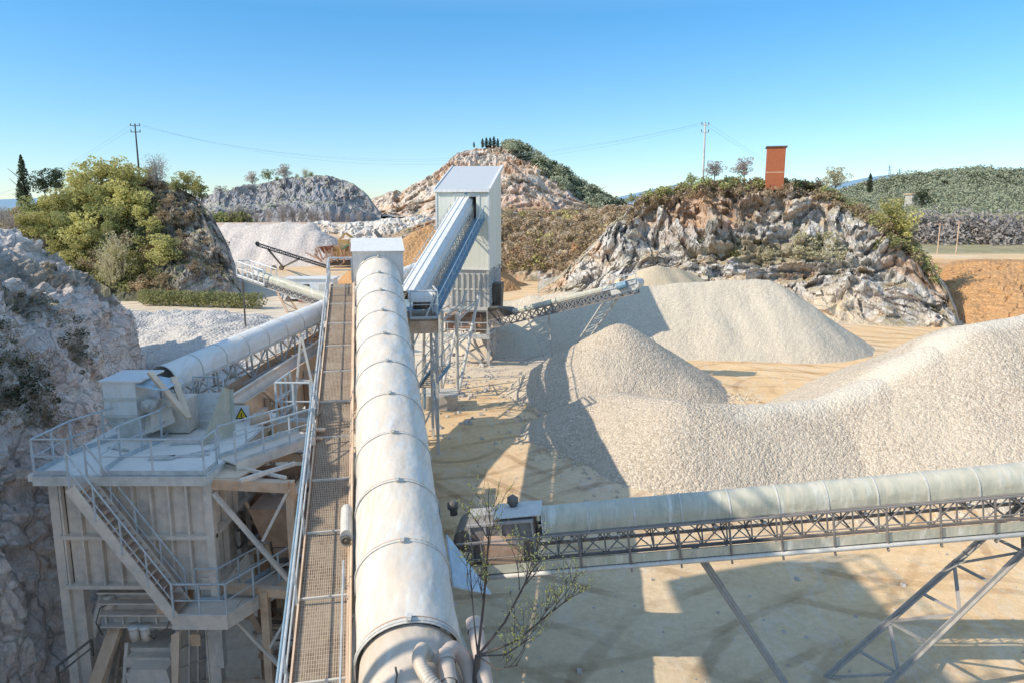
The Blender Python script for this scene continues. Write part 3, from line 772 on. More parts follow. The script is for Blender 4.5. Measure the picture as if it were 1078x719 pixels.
MB().tube([F(1.9, 1.28, RM-.05), F(1.0, 1.32, RM-.35), F(-1.6, 1.36, RM-1.0)], .15, 16, False).tube([F(1.92, 1.28, RM-.04), F(1.7, 1.285, RM-.11)], .17, 16, False).build('dust_pipe', M['creamp'], mc, True)
MB().tube([F(.6, -.35, RM-.14), F(.75, -.3, RM-.0), F(.95, -.32, RM-.02)], .02, 6).build('lifting_hook', M['darkm'], mc)
# head box
hb = MB(); a0 = F.L-.15
hb.hexa([F(a0, -1.25, -.5), F(a0, 1.25, -.5), F(a0+2.2, 1.25, -.5), F(a0+2.2, -1.25, -.5), F(a0, -1.25, 1.32), F(a0, 1.25, 1.32), F(a0+2.2, 1.25, 1.32), F(a0+2.2, -1.25, 1.32)])
hb.build('head_hood', M['white'], mc)
MB().plate(F(a0-.1, -1.32, 1.34), F(a0-.1, 1.32, 1.34), F(a0+2.3, 1.32, 1.34), F(a0+2.3, -1.32, 1.34), .03).build('hood_lid', M['white'], mc)
truss(F, -1.5, F.L+1.5, 1.0, -1.35, -.42, 1.6, .12, True, .07).build('truss', M['galv'], mc)
pass
MB().bar(F(-1.5, 0, -.42), F(F.L+1, 0, -.42), 1.5, .03).build('belt', M['rubber'], mc)
# walkway
WU = -.50; w0, w1 = -1.30, -2.36
grate('walkway', F(-3.0, w1, WU), F(F.L+.2, w1, WU), F(F.L+.2, w0, WU), F(-3.0, w0, WU), M['grating'], mc)
t = -2.6
while t < F.L:
    MB().bar(F(t, w1, WU+.02), F(t, w0, WU+.02), .06, .05).build('walkway_crossbar', M['galv'], mc); t += 2.42
MB().bar(F(-3, w1-.03, WU-.02), F(F.L+.2, w1-.03, WU-.02), .04, .22).bar(F(-3, w0+.03, WU-.02), F(F.L+.2, w0+.03, WU-.02), .05, .20).build('walkway_edge', M['tan'], mc)
rl = MB(); k = 12; gap = [F(-3.0+(F.L+3.2)*i/k, w1-.06, WU) for i in range(k+1)]
lf = rail([gap[0], gap[-1]], 1.15, 2.42, .026, True, F.u, toe=False); lf.build('handrail', M['rail'], mc)
MB().tube([F(-3, w1-.12, WU+1.12), F(13.5, w1-.12, WU+1.12)], .032, 8).build('blue_conduit', M['blue'], mc)
rail([F(F.L-1.5, w1-.06, WU+.0), F(F.L+.3, w1-.06, WU), F(F.L+.3, w0, WU)], 1.35, 1.5, .04, True, F.u, toe=False).build('gate', M['rail'], mc)
MB().tube([F(-3, w0+.10, WU+.32), F(F.L-.5, w0+.10, WU+.32)], .03, 8).tube([F(-3, w0+.06, WU+.14), F(F.L-.5, w0+.06, WU+.14)], .022, 8).build('cable_pipe', M['tan'], mc)
MB().tube([F(.9, w0-.06, WU+.75), F(5.0, w0-.06, WU+.75)], .022, 6).bar(F(1.0, w0-.06, WU), F(1.0, w0-.06, WU+.75), .04).bar(F(4.9, w0-.06, WU), F(4.9, w0-.06, WU+.75), .04).build('handrail', M['rail'], mc)
mg = MB()
g = Frame(F(6.2, w0-.02, WU), F(7.5, w0-.02, WU))
arc = [(.16*math.cos(x*.314-1.57), .34+.26*math.sin(x*.314-1.57)+.1) for x in range(21)]
for j in range(20):
    (a, u), (a2, u2) = arc[j], arc[j+1]
    mg.quad(g(0, a, u), g(0, a2, u2), g(1.1, a2, u2), g(1.1, a, u))
mg.add([g(0, a, u) for a, u in arc[:-1]], [tuple(range(20))]); mg.add([g(1.1, a, u) for a, u in arc[:-1]], [tuple(range(20))])
mgo = mg.build('motor_guard', M['galv'], mc, False)
MB().tube([g(-.05, 0, .44), g(-.1, 0, .44)], .12, 12).tube([g(-.1, 0, .44), g(-.16, 0, .44)], .05, 10).build('shaft_end', M['darkm'], mgo)
MB().tube([F(-.2, w0-.15, WU), F(-.2, w0-.15, WU+.9)], .10, 12).build('filter_canister', M['white'], mc, True)
# loose blue-white flap on the right of the cover
fl = MB(); a = F(5.6, RM+.04, .25); b = F(4.2, RM+.05, -.15); c_ = F(4.05, RM+.95, -.35)
fl.add([a, b, c_, a+Vector((.03, 0, .03)), b+Vector((.03, 0, .03)), c_+Vector((0, .03, .03))], [(0, 1, 2), (5, 4, 3), (0, 3, 4, 1), (1, 4, 5, 2), (2, 5, 3, 0)])
fl.build('sheet_flap', M['bluesheet'], mc)
# supports
for t in (5.5, 15.5, F.L-1.5):
    p = F(t); f2 = Vector((F.f.x, F.f.y, 0)).normalized(); s2 = F.s
    top = F(t, 0, -1.4)
    for sg in (-1, 1):
        tp = top+s2*sg*1.0; bt = Vector((top.x, top.y, 0))+s2*sg*1.8; bt.z = zground(bt.x, bt.y)-.1
        lb = MB(); o1 = f2*.5
        la = lattice(bt-o1, tp-o1*.6, bt+o1, tp+o1*.6, 5, .18, .08); la.build('support_leg', M['galv'], mc)
    z = zground(p.x, p.y)
    cz = MB(); a_ = top+s2*1.4; b_ = top-s2*1.4
    cz.bar(Vector((a_.x, a_.y, z+2)), top-s2*1.05, .1); cz.bar(Vector((b_.x, b_.y, z+2)), top+s2*1.05, .1); cz.bar(top-s2*1.1, top+s2*1.1, .2)
    cz.build('cross_brace', M['galv'], mc)
# drive platform beside the head
pl = empty('drive_platform', base_loc(F(F.L, 2)), 'small railed drive platform with motor and dust hood, right of the main conveyor head', 'platform')
p0 = F(F.L-2.9, 1.4, -1.3); 
FP = Frame(p0, p0+Vector((F.f.x, F.f.y, 0)).normalized()*3)
grate('deck', FP(0, 0, 0), FP(3.2, 0, 0), FP(3.2, 1.35, 0), FP(0, 1.35, 0), M['grating'], pl, .1)
MB().plate(FP(0, 0, -.7), FP(0, 1.35, -.7), FP(0, 1.35, 0), FP(0, 0, 0), .05).plate(FP(0, 1.35, -.7), FP(3.2, 1.35, -.7), FP(3.2, 1.35, -.03), FP(0, 1.35, -.03), .05).build('skirt_plate', M['tan'], pl)
rail([FP(0, .03, 0), FP(0, 1.33, 0), FP(3.2, 1.33, 0)], 1.35, 1.4, .035).build('handrail', M['rail'], pl)
MB().tube([FP(1.5, .25, .6), FP(1.5, .95, .6)], .32, 14).tube([FP(1.5, .95, .6), FP(1.5, 1.1, .6)], .24, 14).build('motor', M['darkm'], pl, True)
dh = Frame(FP(.9, .1, .75), FP(2.3, .1, .75))
dome(Frame(FP(1.5, 0, .75), FP(1.5, 1.2, .75)), 0, 1.2, .5, .05, 10, 2).build('motor_hood', M['cover_blue'], pl, True)
lt = MB()
for a_ in (.1, 1.25):
    for tt in (.1, 3.0): 
        q = FP(tt, a_, -.1); lt.bar(Vector((q.x, q.y, zground(q.x, q.y))), q, .14)
for k in range(3):
    z0, z1 = .5+2.5*k, 3+2.5*k; a_, b_ = FP(.1, .1), FP(.1, 1.25); c2 = FP(3.0, 1.25)
    lt.bar(Vector((a_.x, a_.y, z0)), Vector((b_.x, b_.y, z1)), .07); lt.bar(Vector((b_.x, b_.y, z0)), Vector((c2.x, c2.y, z1)), .07); lt.bar(Vector((b_.x, b_.y, z1)), Vector((c2.x, c2.y, z1)), .07)
lt.build('support_frame', M['galv'], pl)
# stair going down below the platform
def stairs(top, bot, width, side, n, parent, mstr, mtread, railh=1.0, rails=(-1, 1), rr=.022, rmat=None):
    top = Vector(top); bot = Vector(bot); side = Vector(side).normalized(); hw = side*width/2
    s = MB()
    for k in (-1, 1): s.bar(top+hw*k, bot+hw*k, .05, .28)
    s.build('stringer', mstr, parent)
    tr = MB(); d = bot-top; hd = Vector((d.x, d.y, 0)).normalized()
    for i in range(n):
        p = top.lerp(bot, (i+.5)/n); tr.hexa([p-hw*.96-hd*.13-Vector((0, 0, .03)), p-hw*.96+hd*.13-Vector((0, 0, .03)), p+hw*.96+hd*.13-Vector((0, 0, .03)), p+hw*.96-hd*.13-Vector((0, 0, .03)), p-hw*.96-hd*.13, p-hw*.96+hd*.13, p+hw*.96+hd*.13, p+hw*.96-hd*.13])
    tr.build('tread', mtread, parent)
    for k in rails:
        rail([top+hw*k*1.05, bot+hw*k*1.05], railh, 1.1, rr, True, toe=False).build('handrail', rmat or M['rail'], parent)
st_ = empty('steel_stair', G(455, 425), 'slender steel stair on a concrete block below the drive platform', 'stair')
p_b = G(452, 414); p_b.z = .6
stairs(W(466, 384, 44), W(447, 408, 42.5), .9, (1, .2, 0), 12, st_, M['blue'], M['rubber'], 1.3, rr=.035)
MB().hexa([G(444, 432), G(482, 432), G(482, 423), G(444, 423)]+[p+Vector((0, 0, .9)) for p in (G(444, 432), G(482, 432), G(482, 423), G(444, 423))]).build('concrete_base', M['concrete'], st_)
MB().tube([W(447, 408, 42.5), W(447, 430, 42.8)], .08, 6).tube([W(458, 400, 43), W(458, 428, 43)], .08, 6).build('post', M['blue'], st_)

# ---- conveyor up into the tower
pt, ph = W(429, 318, 40.5), W(491, 213, 57.6)
F = Frame(pt, ph)
tc_ = empty('belt_conveyor', base_loc(F(F.L*.5)), 'steep conveyor with ridged light grey cover rising into the tall cladding tower', 'conveyor')
h = .62
prof = [(-h, -.15), (-h, .35), (-h*.62, .62), (-h*.60, .64), (h*.05, .66), (h*.60, .64), (h*.62, .62), (h, .35), (h, -.15)]
tt = 0
while tt < F.L-.1:
    t2 = min(tt+2.9, F.L)
    dome(F, tt, t2-.015, 0, 0, k=1, flat=prof, flare=0).build('cover', M['cover_blue'], tc_); tt += 2.9
rb = MB()
for a_, u_ in ((-h, .36), (-h*.61, .65), (0, .68), (h*.61, .65), (h, .36)): rb.bar(F(0, a_, u_), F(F.L, a_, u_), .05, .05)
rb.build('cover_ridge', M['white'], tc_)
truss(F, 0, F.L, h+.04, -1.0, -.18, .95, .10, True, .05).build('truss', M['galv'], tc_)
MB().bar(F(0, h+.55, -1.0), F(F.L-.5, h+.55, -1.0), .85, .06).build('walkway', M['blue'], tc_)
rail([F(0, h+.98, -1.0), F(F.L-.5, h+.98, -1.0)], 1.0, 1.2, .03, True, F.u).build('handrail', M['blue'], tc_)
rail([F(2, -h-.3, -.6), F(F.L-1.5, -h-.3, -.6)], .9, 1.2, .02, True, F.u, toe=False).build('handrail', M['rail'], tc_)
MB().bar(F(0, 0, -.3), F(F.L, 0, -.3), 1.0, .03).build('belt', M['rubber'], tc_)
# tail with drive drum box
tl_ = MB(); tl_.hexa([F(-1.3, -.8, -1.1), F(.1, -.8, -1.1), F(.1, .8, -1.1), F(-1.3, .8, -1.1), F(-1.3, -.8, -.1), F(.1, -.8, .1), F(.1, .8, .1), F(-1.3, .8, -.1)][:8]); tl_.build('tail_box', M['blue'], tc_)
# V trestle
ft = G(477, 417)
for k, (dy, nm) in enumerate(((0, 'a'), (2.0, 'b'))):
    for (px, py, D) in ((468, 330, 45.2), (493, 308, 50.2)):
        tp = W(px, py, D)+Vector((-.2 if k else .75, dy*.3, 0)); bt = ft+Vector((-.9 if k else .3, dy*.5, 0)); bt.z = 0
        MB().tube([bt, tp], .11, 8).build('trestle_leg', M['galv'], tc_)
br = MB(); a0_, a1_ = W(468, 330, 45.2), W(493, 308, 50.2)
for q in (.35, .62, .9):
    A1 = (ft+Vector((.3, 0, 0))).lerp(a0_+Vector((.75, 0, 0)), q); A2 = (ft+Vector((-.9, 1, 0))).lerp(a0_+Vector((-.2, .6, 0)), q)
    B1 = (ft+Vector((.3, 0, 0))).lerp(a1_+Vector((.75, 0, 0)), q); B2 = (ft+Vector((-.9, 1, 0))).lerp(a1_+Vector((-.2, .6, 0)), q)
    br.bar(A1, B1, .07).bar(A1, A2, .07).bar(B1, B2, .07).bar(A2, B2, .07).bar(A1, B2, .05).bar(A2, B1, .05)
br.build('cross_brace', M['galv'], tc_)
lattice(Vector((-5.6, 44.2, 0)), W(447, 348, 42.6), Vector((-4.6, 44.6, 0)), W(460, 340, 43.4), 6, .13, .06).build('lattice_leg', M['galv'], tc_)

# ---- tower
YW = R(-7.5)
fl_ = W(459, 201, 57)
ax = Vector((math.cos(YW), math.sin(YW), 0)); ay = Vector((-math.sin(YW), math.cos(YW), 0))
TW, TL = 4.05, 6.6
def T(a, b, z): return Vector((fl_.x, fl_.y, 0))+ax*a+ay*b+Vector((0, 0, z))
ZE, ZB, ZH = 13.5, 7.55, 4.4
tower = empty('screening_tower', tuple(T(TW/2, TL/2, 0)), 'tall cream cladding tower with grey single-pitch roof standing on steel legs', 'tower')
zr = 15.6
ow0, ow1, oz0, oz1 = 1.75, 3.1, 11.2, 13.05
sh = MB()
def wallq(a, b, c, d): sh.quad(a, b, c, d)
# front wall with the opening
wallq(T(0, 0, ZB+.25), T(ow0, 0, ZB+.15), T(ow0, 0, ZE), T(0, 0, ZE))
wallq(T(ow1, 0, ZB), T(TW, 0, ZB), T(TW, 0, ZE), T(ow1, 0, ZE))
wallq(T(ow0, 0, ZB+.1), T(ow1, 0, ZB+.05), T(ow1, 0, oz0), T(ow0, 0, oz0))
wallq(T(ow0, 0, oz1), T(ow1, 0, oz1), T(ow1, 0, ZE), T(ow0, 0, ZE))
wallq(T(TW, 0, ZB), T(TW, TL, ZB), T(TW, TL, zr), T(TW, 0, ZE))
wallq(T(0, TL, ZB), T(0, 0, ZB), T(0, 0, ZE), T(0, TL, zr))
wallq(T(TW, TL, ZB), T(0, TL, ZB), T(0, TL, zr), T(TW, TL, zr))
wallq(T(0, TL, ZB), T(TW, TL, ZB), T(TW, 0, ZB), T(0, 0, ZB))
sh.build('cladding_wall', M['clad'], tower)
tr_ = MB()
for a_ in (0, TW): tr_.bar(T(a_, -.03, ZB), T(a_, -.03, ZE), .13, .06)
tr_.bar(T(-.05, -.04, ZB+.05), T(TW+.05, -.04, ZB), .06, .12); tr_.bar(T(ow0-.35, -.03, oz0-.8), T(ow0-.35, -.03, oz1+.2), .08, .05); tr_.bar(T(ow0-.35, -.03, oz1+.22), T(ow1+.25, -.03, oz1+.22), .06, .08); tr_.bar(T(ow1+.25, -.03, oz0-.6), T(ow1+.25, -.03, oz1+.2), .08, .05)
tr_.build('corner_trim', M['white'], tower)
MB().plate(T(-.12, -.15, ZE-.02), T(TW+.12, -.15, ZE-.02), T(TW+.12, TL+.15, zr+.03), T(-.12, TL+.15, zr+.03), -.10).build('roof', M['roofm'], tower)
MB().bar(T(TW+.12, -.15, ZE+.05), T(TW+.12, TL+.15, zr+.1), .16, .26).bar(T(-.12, -.15, ZE+.05), T(-.12, TL+.15, zr+.1), .10, .22).bar(T(-.12, -.18, ZE+.0), T(TW+.12, -.18, ZE+.0), .08, .22).build('roof_trim', M['white'], tower)
MB().tube([T(2.35, -.02, 13.3), T(2.35, -.08, 13.3)], .12, 12).build('round_sign', M['blue'], tower)
# lower ribbed bin
rbn = MB()
rbn.hexa([T(1.0, .1, ZH), T(TW-.15, .1, ZH), T(TW-.15, TL-.6, ZH), T(1.0, TL-.6, ZH), T(1.0, .1, ZB-.02), T(TW-.15, .1, ZB-.02), T(TW-.15, TL-.6, ZB-.02), T(1.0, TL-.6, ZB-.02)])
rbn.build('ribbed_bin', M['ribclad'], tower)
rs = MB()
for k in range(7): rs.bar(T(1.1+k*.44, .03, ZH+.3), T(1.1+k*.44, .03, ZB-.3), .14, .12)
for k in range(9): rs.bar(T(TW-.1, .4+k*.65, ZH+.3), T(TW-.1, .4+k*.65, ZB-.3), .12, .14)
rs.bar(T(.95, .02, ZH+.1), T(TW, .02, ZH+.1), .2, .25)
rs.build('stiffener_rib', M['galv'], tower)
for a_ in (.1, TW-.1):
    for b_ in (.1, TL*.5, TL-.3): MB().bar(T(a_, b_, 0), T(a_, b_, ZB), .22).build('leg', M['galv'], tower)
fr = MB()
for z in (2.4, 4.3, 6.0):
    fr.bar(T(.1, .1, z), T(TW-.1, .1, z), .14); fr.bar(T(TW-.1, .1, z), T(TW-.1, TL-.3, z), .14); fr.bar(T(.1, .1, z), T(.1, TL-.3, z), .14); fr.bar(T(.1, TL-.3, z), T(TW-.1, TL-.3, z), .14)
for (b0, b1) in ((.1, TL*.5), (TL*.5, TL-.3)):
    for z0, z1 in ((4.4, 7.4), (.2, 2.4), (2.4, 4.4)):
        fr.bar(T(TW-.1, b0, z0), T(TW-.1, b1, z1), .09); fr.bar(T(TW-.1, b1, z0), T(TW-.1, b0, z1), .09)
fr.bar(T(.1, .1, .3), T(2.0, .1, 2.4), .1).bar(T(TW-.1, .1, .3), T(2.0, .1, 2.4), .1).bar(T(.1, .1, 4.4), T(1.1, .1, 7.4), .09)
fr.bar(T(1.0, -1.0, 2.6), T(TW-.6, -.2, .3), .2)
fr.build('frame_brace', M['galv'], tower)
scn = MB(); scn.hexa([T(.5, .6, 2.7), T(TW-.5, .6, 2.5), T(TW-.5, TL-1, 2.5), T(.5, TL-1, 2.7), T(.5, .6, 3.9), T(TW-.5, .6, 3.6), T(TW-.5, TL-1, 3.6), T(.5, TL-1, 3.9)])
for k in range(5): scn.bar(T(.5+k*.7, .5, 2.5), T(.5+k*.7, .5, 4.0), .1)
scn.tube([T(1.2, .3, 3.0), T(2.8, .3, 3.0)], .3, 12); scn.build('vibrating_screen', M['brown'], tower)
rail([T(-.2, -.7, 2.4), T(TW+.1, -.7, 2.4)], 1.1, 1, .035).build('handrail', M['rail'], tower)
MB().plate(T(-.2, -.7, 2.3), T(TW+.1, -.7, 2.3), T(TW+.1, 0, 2.3), T(-.2, 0, 2.3), .06).plate(T(-.2, -.7, 4.3), T(1.1, -.7, 4.3), T(1.1, 0, 4.3), T(-.2, 0, 4.3), .06).build('service_deck', M['galv'], tower)
rail([T(-.2, -.7, 4.3), T(1.1, -.7, 4.3)], 1.1, .7, .035).build('handrail', M['rail'], tower)
ch = MB(); ch.hexa([T(TW+.15, 2.2, 3.2), T(TW+.6, 2.2, 3.2), T(TW+.6, 3.0, 3.2), T(TW+.15, 3.0, 3.2), T(TW, 1.8, 6.3), T(TW+.7, 1.8, 6.3), T(TW+.7, 3.4, 6.3), T(TW, 3.4, 6.3)]); ch.build('chute', M['darkm'], tower)

# ---- stacker conveyor on the right of the tower
F = Frame(W(517, 336, 55.5), W(668, 299, 50.2))
sc = empty('stacker_conveyor', base_loc(F(F.L*.5)), 'long stacker conveyor from the tower rising over the cone of crushed stone', 'conveyor')
dome(F, 2.2, F.L-1.5, 0, 0, k=6, flat=[(-.45, -.02), (-.45, .18), (-.25, .34), (.25, .34), (.45, .18), (.45, -.02)], flare=0).build('cover', M['cover_green'], sc)
truss(F, 0, F.L, .55, -.66, -.06, .62, .09, True, .06).build('truss', M['post'], sc)
MB().bar(F(0, 0, .0), F(F.L+.2, 0, .0), .9, .04).build('belt', M['rubber'], sc)
hd = MB(); hd.hexa([F(F.L-1.6, -.6, -.4), F(F.L+.2, -.6, -.4), F(F.L+.2, .6, -.4), F(F.L-1.6, .6, -.4), F(F.L-1.6, -.6, .35), F(F.L+.2, -.6, .35), F(F.L+.2, .6, .35), F(F.L-1.6, .6, .35)]); hd.tube([F(F.L+.2, -.6, 0), F(F.L+.2, .6, 0)], .32, 12); hd.build('head_drum', M['galv'], sc)
MB().tube([F(F.L-1.0, .75, .1), F(F.L-.3, .75, .1)], .25, 10).build('motor', M['blue'], sc)
rail([F(F.L-2.2, .65, .0), F(F.L+.3, .65, 0)], .7, .8, .03).build('handrail', M['rail'], sc)
skd = MB(); skd.hexa([F(.0, -.55, 0), F(2.3, -.55, 0), F(2.3, .55, 0), F(0, .55, 0), F(.3, -.6, .9), F(1.8, -.6, .5), F(1.8, .6, .5), F(.3, .6, .9)]); skd.build('feed_skirt', M['darkm'], sc)
gp = W(583, 378, 53.2); gp.z = 0
for sy in (-.55, .55):
    pass
tA, tB = F(F.L*.84, 0, -.62), F(F.L*.36, 0, -.62)
lattice(gp+Vector((.1, -.5, 0)), tA+F.s*.5-F.f*.35, gp+Vector((.75, .3, 0)), tA-F.s*.3+F.f*.45, 12, .15, .07).build('lattice_leg', M['galv'], sc)
lattice(gp+Vector((-.2, -.5, 0)), tB+F.s*.5-F.f*.9, gp+Vector((0, .2, 0)), tB-F.s*.3+F.f*.5, 7, .13, .07).build('lattice_leg', M['galv'], sc)
gq = W(577, 380, 54.0)
MB().box((gp.x-.3, gp.y, .3), (1.2, 2.0, .9)).build('footing', M['concrete'], sc)

# ---- right-hand covered conveyor
F = Frame(W(488, 556, 18.0), W(1250, 489, 16.6))
rc = empty('belt_conveyor', base_loc(F(F.L*.5)), 'grey-green covered conveyor crossing the lower right on a V of lattice legs', 'conveyor')
t = 2.1
while t < F.L:
    t2 = min(t+1.17, F.L)
    c = dome(F, t, t2-.01, .40, .16, 16, 3, .012).build('cover', M['cover_green'], rc, True)
    hoop(F, t, .405, .16, .035, 16, .018).build('cover_band', M['galv'], c); t += 1.17
truss(F, 0, F.L, .42, -.80, -.20, .60, .07, True, .032).build('truss', M['post'], rc)
MB().bar(F(0, 0, -.28), F(F.L, 0, -.28), .7, .02).build('belt', M['rubber'], rc)
grate('walkway', F(0, .50, -.83), F(F.L, .50, -.83), F(F.L, 1.05, -.83), F(0, 1.05, -.83), M['grating'], rc)
MB().tube([F(0, 1.10, -.86), F(F.L, 1.10, -.86)], .055, 10).build('edge_pipe', M['galv'], rc, True)
t = .6
while t < F.L:
    ps = MB(); ps.ang(F(t, 1.10, -.9), F(t, 1.10, .08), .055, .012); ps.tube([F(t-.02, 1.1, -.97), F(t+.02, 1.1, -.97)], .045, 6); ps.bar(F(t, .45, -.85), F(t, 1.1, -.85), .05); t += 1.2
    ps.build('rail_post', M['post'], rc)
MB().bar(F(0, 1.10, .08), F(F.L, 1.10, .08), .05, .035).build('handrail', M['post'], rc)
MB().tube([F(0, 1.10, -.36), F(F.L, 1.10, -.36)], .016, 6).build('knee_rail', M['post'], rc)
MB().bar(F(0, 1.06, -.68), F(F.L, 1.06, -.68), .015, .22).build('kick_plate', M['cover_green'], rc)
idlers(F, .4, F.L, .36, -.45, 1.2, M['dusty'], rc)
# head with drive
hx = MB(); hx.hexa([F(.2, -.5, -.7), F(1.9, -.5, -.7), F(1.9, .5, -.7), F(.2, .5, -.7), F(.2, -.5, .3), F(1.9, -.5, .3), F(1.9, .5, .3), F(.2, .5, .3)])
hx.build('head_box', M['post'], rc)
hr = MB()
for k in range(5): hr.bar(F(.25+k*.4, .53, -.7), F(.25+k*.4, .53, .3), .05, .05)
hr.bar(F(.2, .54, .28), F(1.9, .54, .28), .06).bar(F(.2, .54, -.2), F(1.9, .54, -.2), .06).bar(F(.2, -.1, .34), F(1.0, -.1, .34), .5, .08)
hr.build('box_rib', M['legm'], rc)
MB().plate(F(.9, -.5, .36), F(2.1, -.5, .36), F(2.1, .45, .36), F(.9, .45, .36), .03).bar(F(2.0, -.5, .3), F(2.0, -.5, -.5), .05).build('head_lid', M['galv'], rc)
for tt in (-.25, 1.35):
    MB().ico(F(tt, -.25, .55), (.17, .17, .17)).tube([F(tt, -.25, .3), F(tt, -.25, .65)], .10, 10).build('motor', M['darkm'], rc, True)
MB().tube([F(.1, -.55, -.1), F(.1, .55, -.1)], .30, 14).build('head_drum', M['darkm'], rc)
MB().box(F(1.1, .8, -.3), (1.0, .5, .5)).build('gearbox', M['brown'], rc)
# V support
f1a = W(838, 738, 16.4); f1a.z = 0; t1 = F((W(733, 590, 17)-F.p).dot(F.f), .45, -.85)
f2 = W(893, 742, 16.4); f2.z = 0; t2_ = F((W(1088, 560, 17)-F.p).dot(F.f), 0, -.85)
lattice(f1a+Vector((0, -.14, 0)), t1+F.s*.12, f1a+Vector((0, .14, 0)), t1-F.s*.12, 3, .17, .05).build('support_leg', M['legm'], rc)
f2n = f2+Vector((.45, -.1, 0)); f2f = f2+Vector((-.2, .9, 0))
t2n = t2_+F.s*.55+F.f*.1; t2f = t2_-F.s*.45-F.f*.1
lattice(f2n, t2n, f2f, t2f, 6, .2, .08).build('support_leg', M['legm'], rc)
F_R = F

# ---- silver conveyor on the left
F = Frame(W(172, 400, 24.4), W(478, 268, 55.5)); FL_ = F
lc = empty('belt_conveyor', base_loc(F(F.L*.4)), 'slim silver covered conveyor on open truss between the left deck and the tower', 'conveyor')
t = 0
while t < F.L:
    t2 = min(t+1.45, F.L)
    c = dome(F, t, t2-.01, .50, .22, 14, 2, .01).build('cover', M['cover_blue'], lc, True)
    if t < 22: hoop(F, t, .505, .22, .05, 14, .02).build('cover_band', M['galv'], c)
    t += 1.45
truss(F, 0, F.L, .5, -1.25, -.25, 1.1, .10, False, .07).build('truss', M['galv'], lc)
MB().bar(F(0, 0, -.3), F(F.L, 0, -.3), .8, .02).build('belt', M['rubber'], lc)
for tt in (9, 18, 27):
    tp = F(tt, 0, -1.0); g0 = Vector((tp.x, tp.y, zground(tp.x, tp.y)))
    lattice(g0+F.s*.9, tp+F.s*.5, g0-F.s*.9, tp-F.s*.5, 5, .12, .06).build('support_leg', M['galv'], lc)

# ---- far-left covered stacker with cage head
F = Frame(W(356, 318, 60), W(262, 286, 66))
fs_ = empty('stacker_conveyor', base_loc(F(F.L*.5)), 'grey covered stacker with a white railed cage at its head, beyond the silver conveyor', 'conveyor')
dome(F, 0, F.L-1.6, .42, .15, 10, 3).build('cover', M['cover_green'], fs_, True)
truss(F, 0, F.L, .45, -.75, -.2, .7, .10, True, .07).build('truss', M['legm'], fs_)
rail([F(F.L-3, .7, -.5), F(F.L+.7, .7, -.5), F(F.L+.7, -.7, -.5), F(F.L-3, -.7, -.5)], 1.3, .7, .05).build('head_cage', M['white'], fs_)
MB().plate(F(F.L-3, .7, -.55), F(F.L+.7, .7, -.55), F(F.L+.7, -.7, -.55), F(F.L-3, -.7, -.55), .06).build('cage_deck', M['galv'], fs_)
MB().tube([F(F.L-1.4, .3, .3), F(F.L-1.4, -.3, .3)], .35, 12).build('head_drum', M['white'], fs_)
g1 = W(326, 333, 61); g1.z = zground(g1.x, g1.y)+1
tp = F(F.L*.62, 0, -.75)
lattice(g1+F.s*.8, tp+F.s*.4, g1-F.s*.8, tp-F.s*.4, 5, .2, .1).build('support_leg', M['tan'], fs_)
MB().bar(W(255.5, 297, 66), Vector((W(255.5, 297, 66).x, 66, 0)), .12).build('post', M['darkm'], fs_)
# ---- small black mobile stacker
F = Frame(W(346, 281, 122), W(271, 257, 118))
ms = empty('stacker_conveyor', base_loc(F(F.L*.5)), 'small black mobile stacker with wheels, standing before the far pale heap', 'conveyor')
truss(F, 0, F.L, .5, -.35, .1, .9, .14, True, .08).build('truss', M['darkm'], ms)
MB().bar(F(-.3, 0, .16), F(F.L+.2, 0, .16), .9, .06).build('belt', M['rubber'], ms)
wp = G(298, 284.5)
for tt in (.42, .85): MB().bar(F(F.L*tt, 0, -.3), wp+Vector((0, 0, .6)), .25).build('strut', M['darkm'], ms)
for s_ in (-.8, .8): MB().tube([wp+Vector((-.9+s_, -.8, .5)), wp+Vector((-.9+s_, -.3, .5))], .5, 12).build('wheel', M['rubber'], ms)
MB().tube([F(F.L, -.55, .0), F(F.L, .55, .0)], .35, 10).build('head_drum', M['darkm'], ms)

# ---- mobile crusher
cr0 = G(357, 282)
def K(x, y, z): return cr0+Vector((x*1.1+.8, y*1.1, z*1.35))
mcr = empty('mobile_crusher', tuple(cr0), 'mobile crusher with red hopper, yellow body and green conveyor, dusty and far off', 'crusher')
MB().box(K(0, 0, .7), (6.5, 1.2, 1.0)).box(K(0, 1.8, .7), (6.5, 1.0, 1.0)).build('crawler_track', M['darkm'], mcr)
b = MB(); b.hexa([K(-1.5, 0, 1.5), K(3, 0, 1.5), K(3, 2.2, 1.5), K(-1.5, 2.2, 1.5), K(-1.8, -.2, 3.4), K(2.5, -.2, 3.6), K(2.5, 2.4, 3.6), K(-1.8, 2.4, 3.4)]); b.box(K(.2, .8, 4.0), (2.2, 1.6, 1.0)); b.build('body', M['yellowm'], mcr)
b = MB(); b.hexa([K(-3.6, 0, 2.2), K(-2.2, 0, 2.2), K(-2.2, 2.2, 2.2), K(-3.6, 2.2, 2.2), K(-4.4, -.6, 3.3), K(-1.9, -.6, 3.5), K(-1.9, 2.8, 3.5), K(-4.4, 2.8, 3.3)]); b.build('hopper', M['redm'], mcr)
b = MB(); b.bar(K(.2, -.6, 3.0), K(3.4, -.4, 4.6), .9, .35); b.build('discharge_conveyor', M['greenm'], mcr)
b = MB(); b.bar(K(2.6, 1.4, 4.2), K(.6, 1, 5.4), .35, .5).bar(K(.6, 1, 5.4), K(-.6, .9, 4.4), .3, .4); b.build('loader_arm', M['yellowm'], mcr)
b = MB()
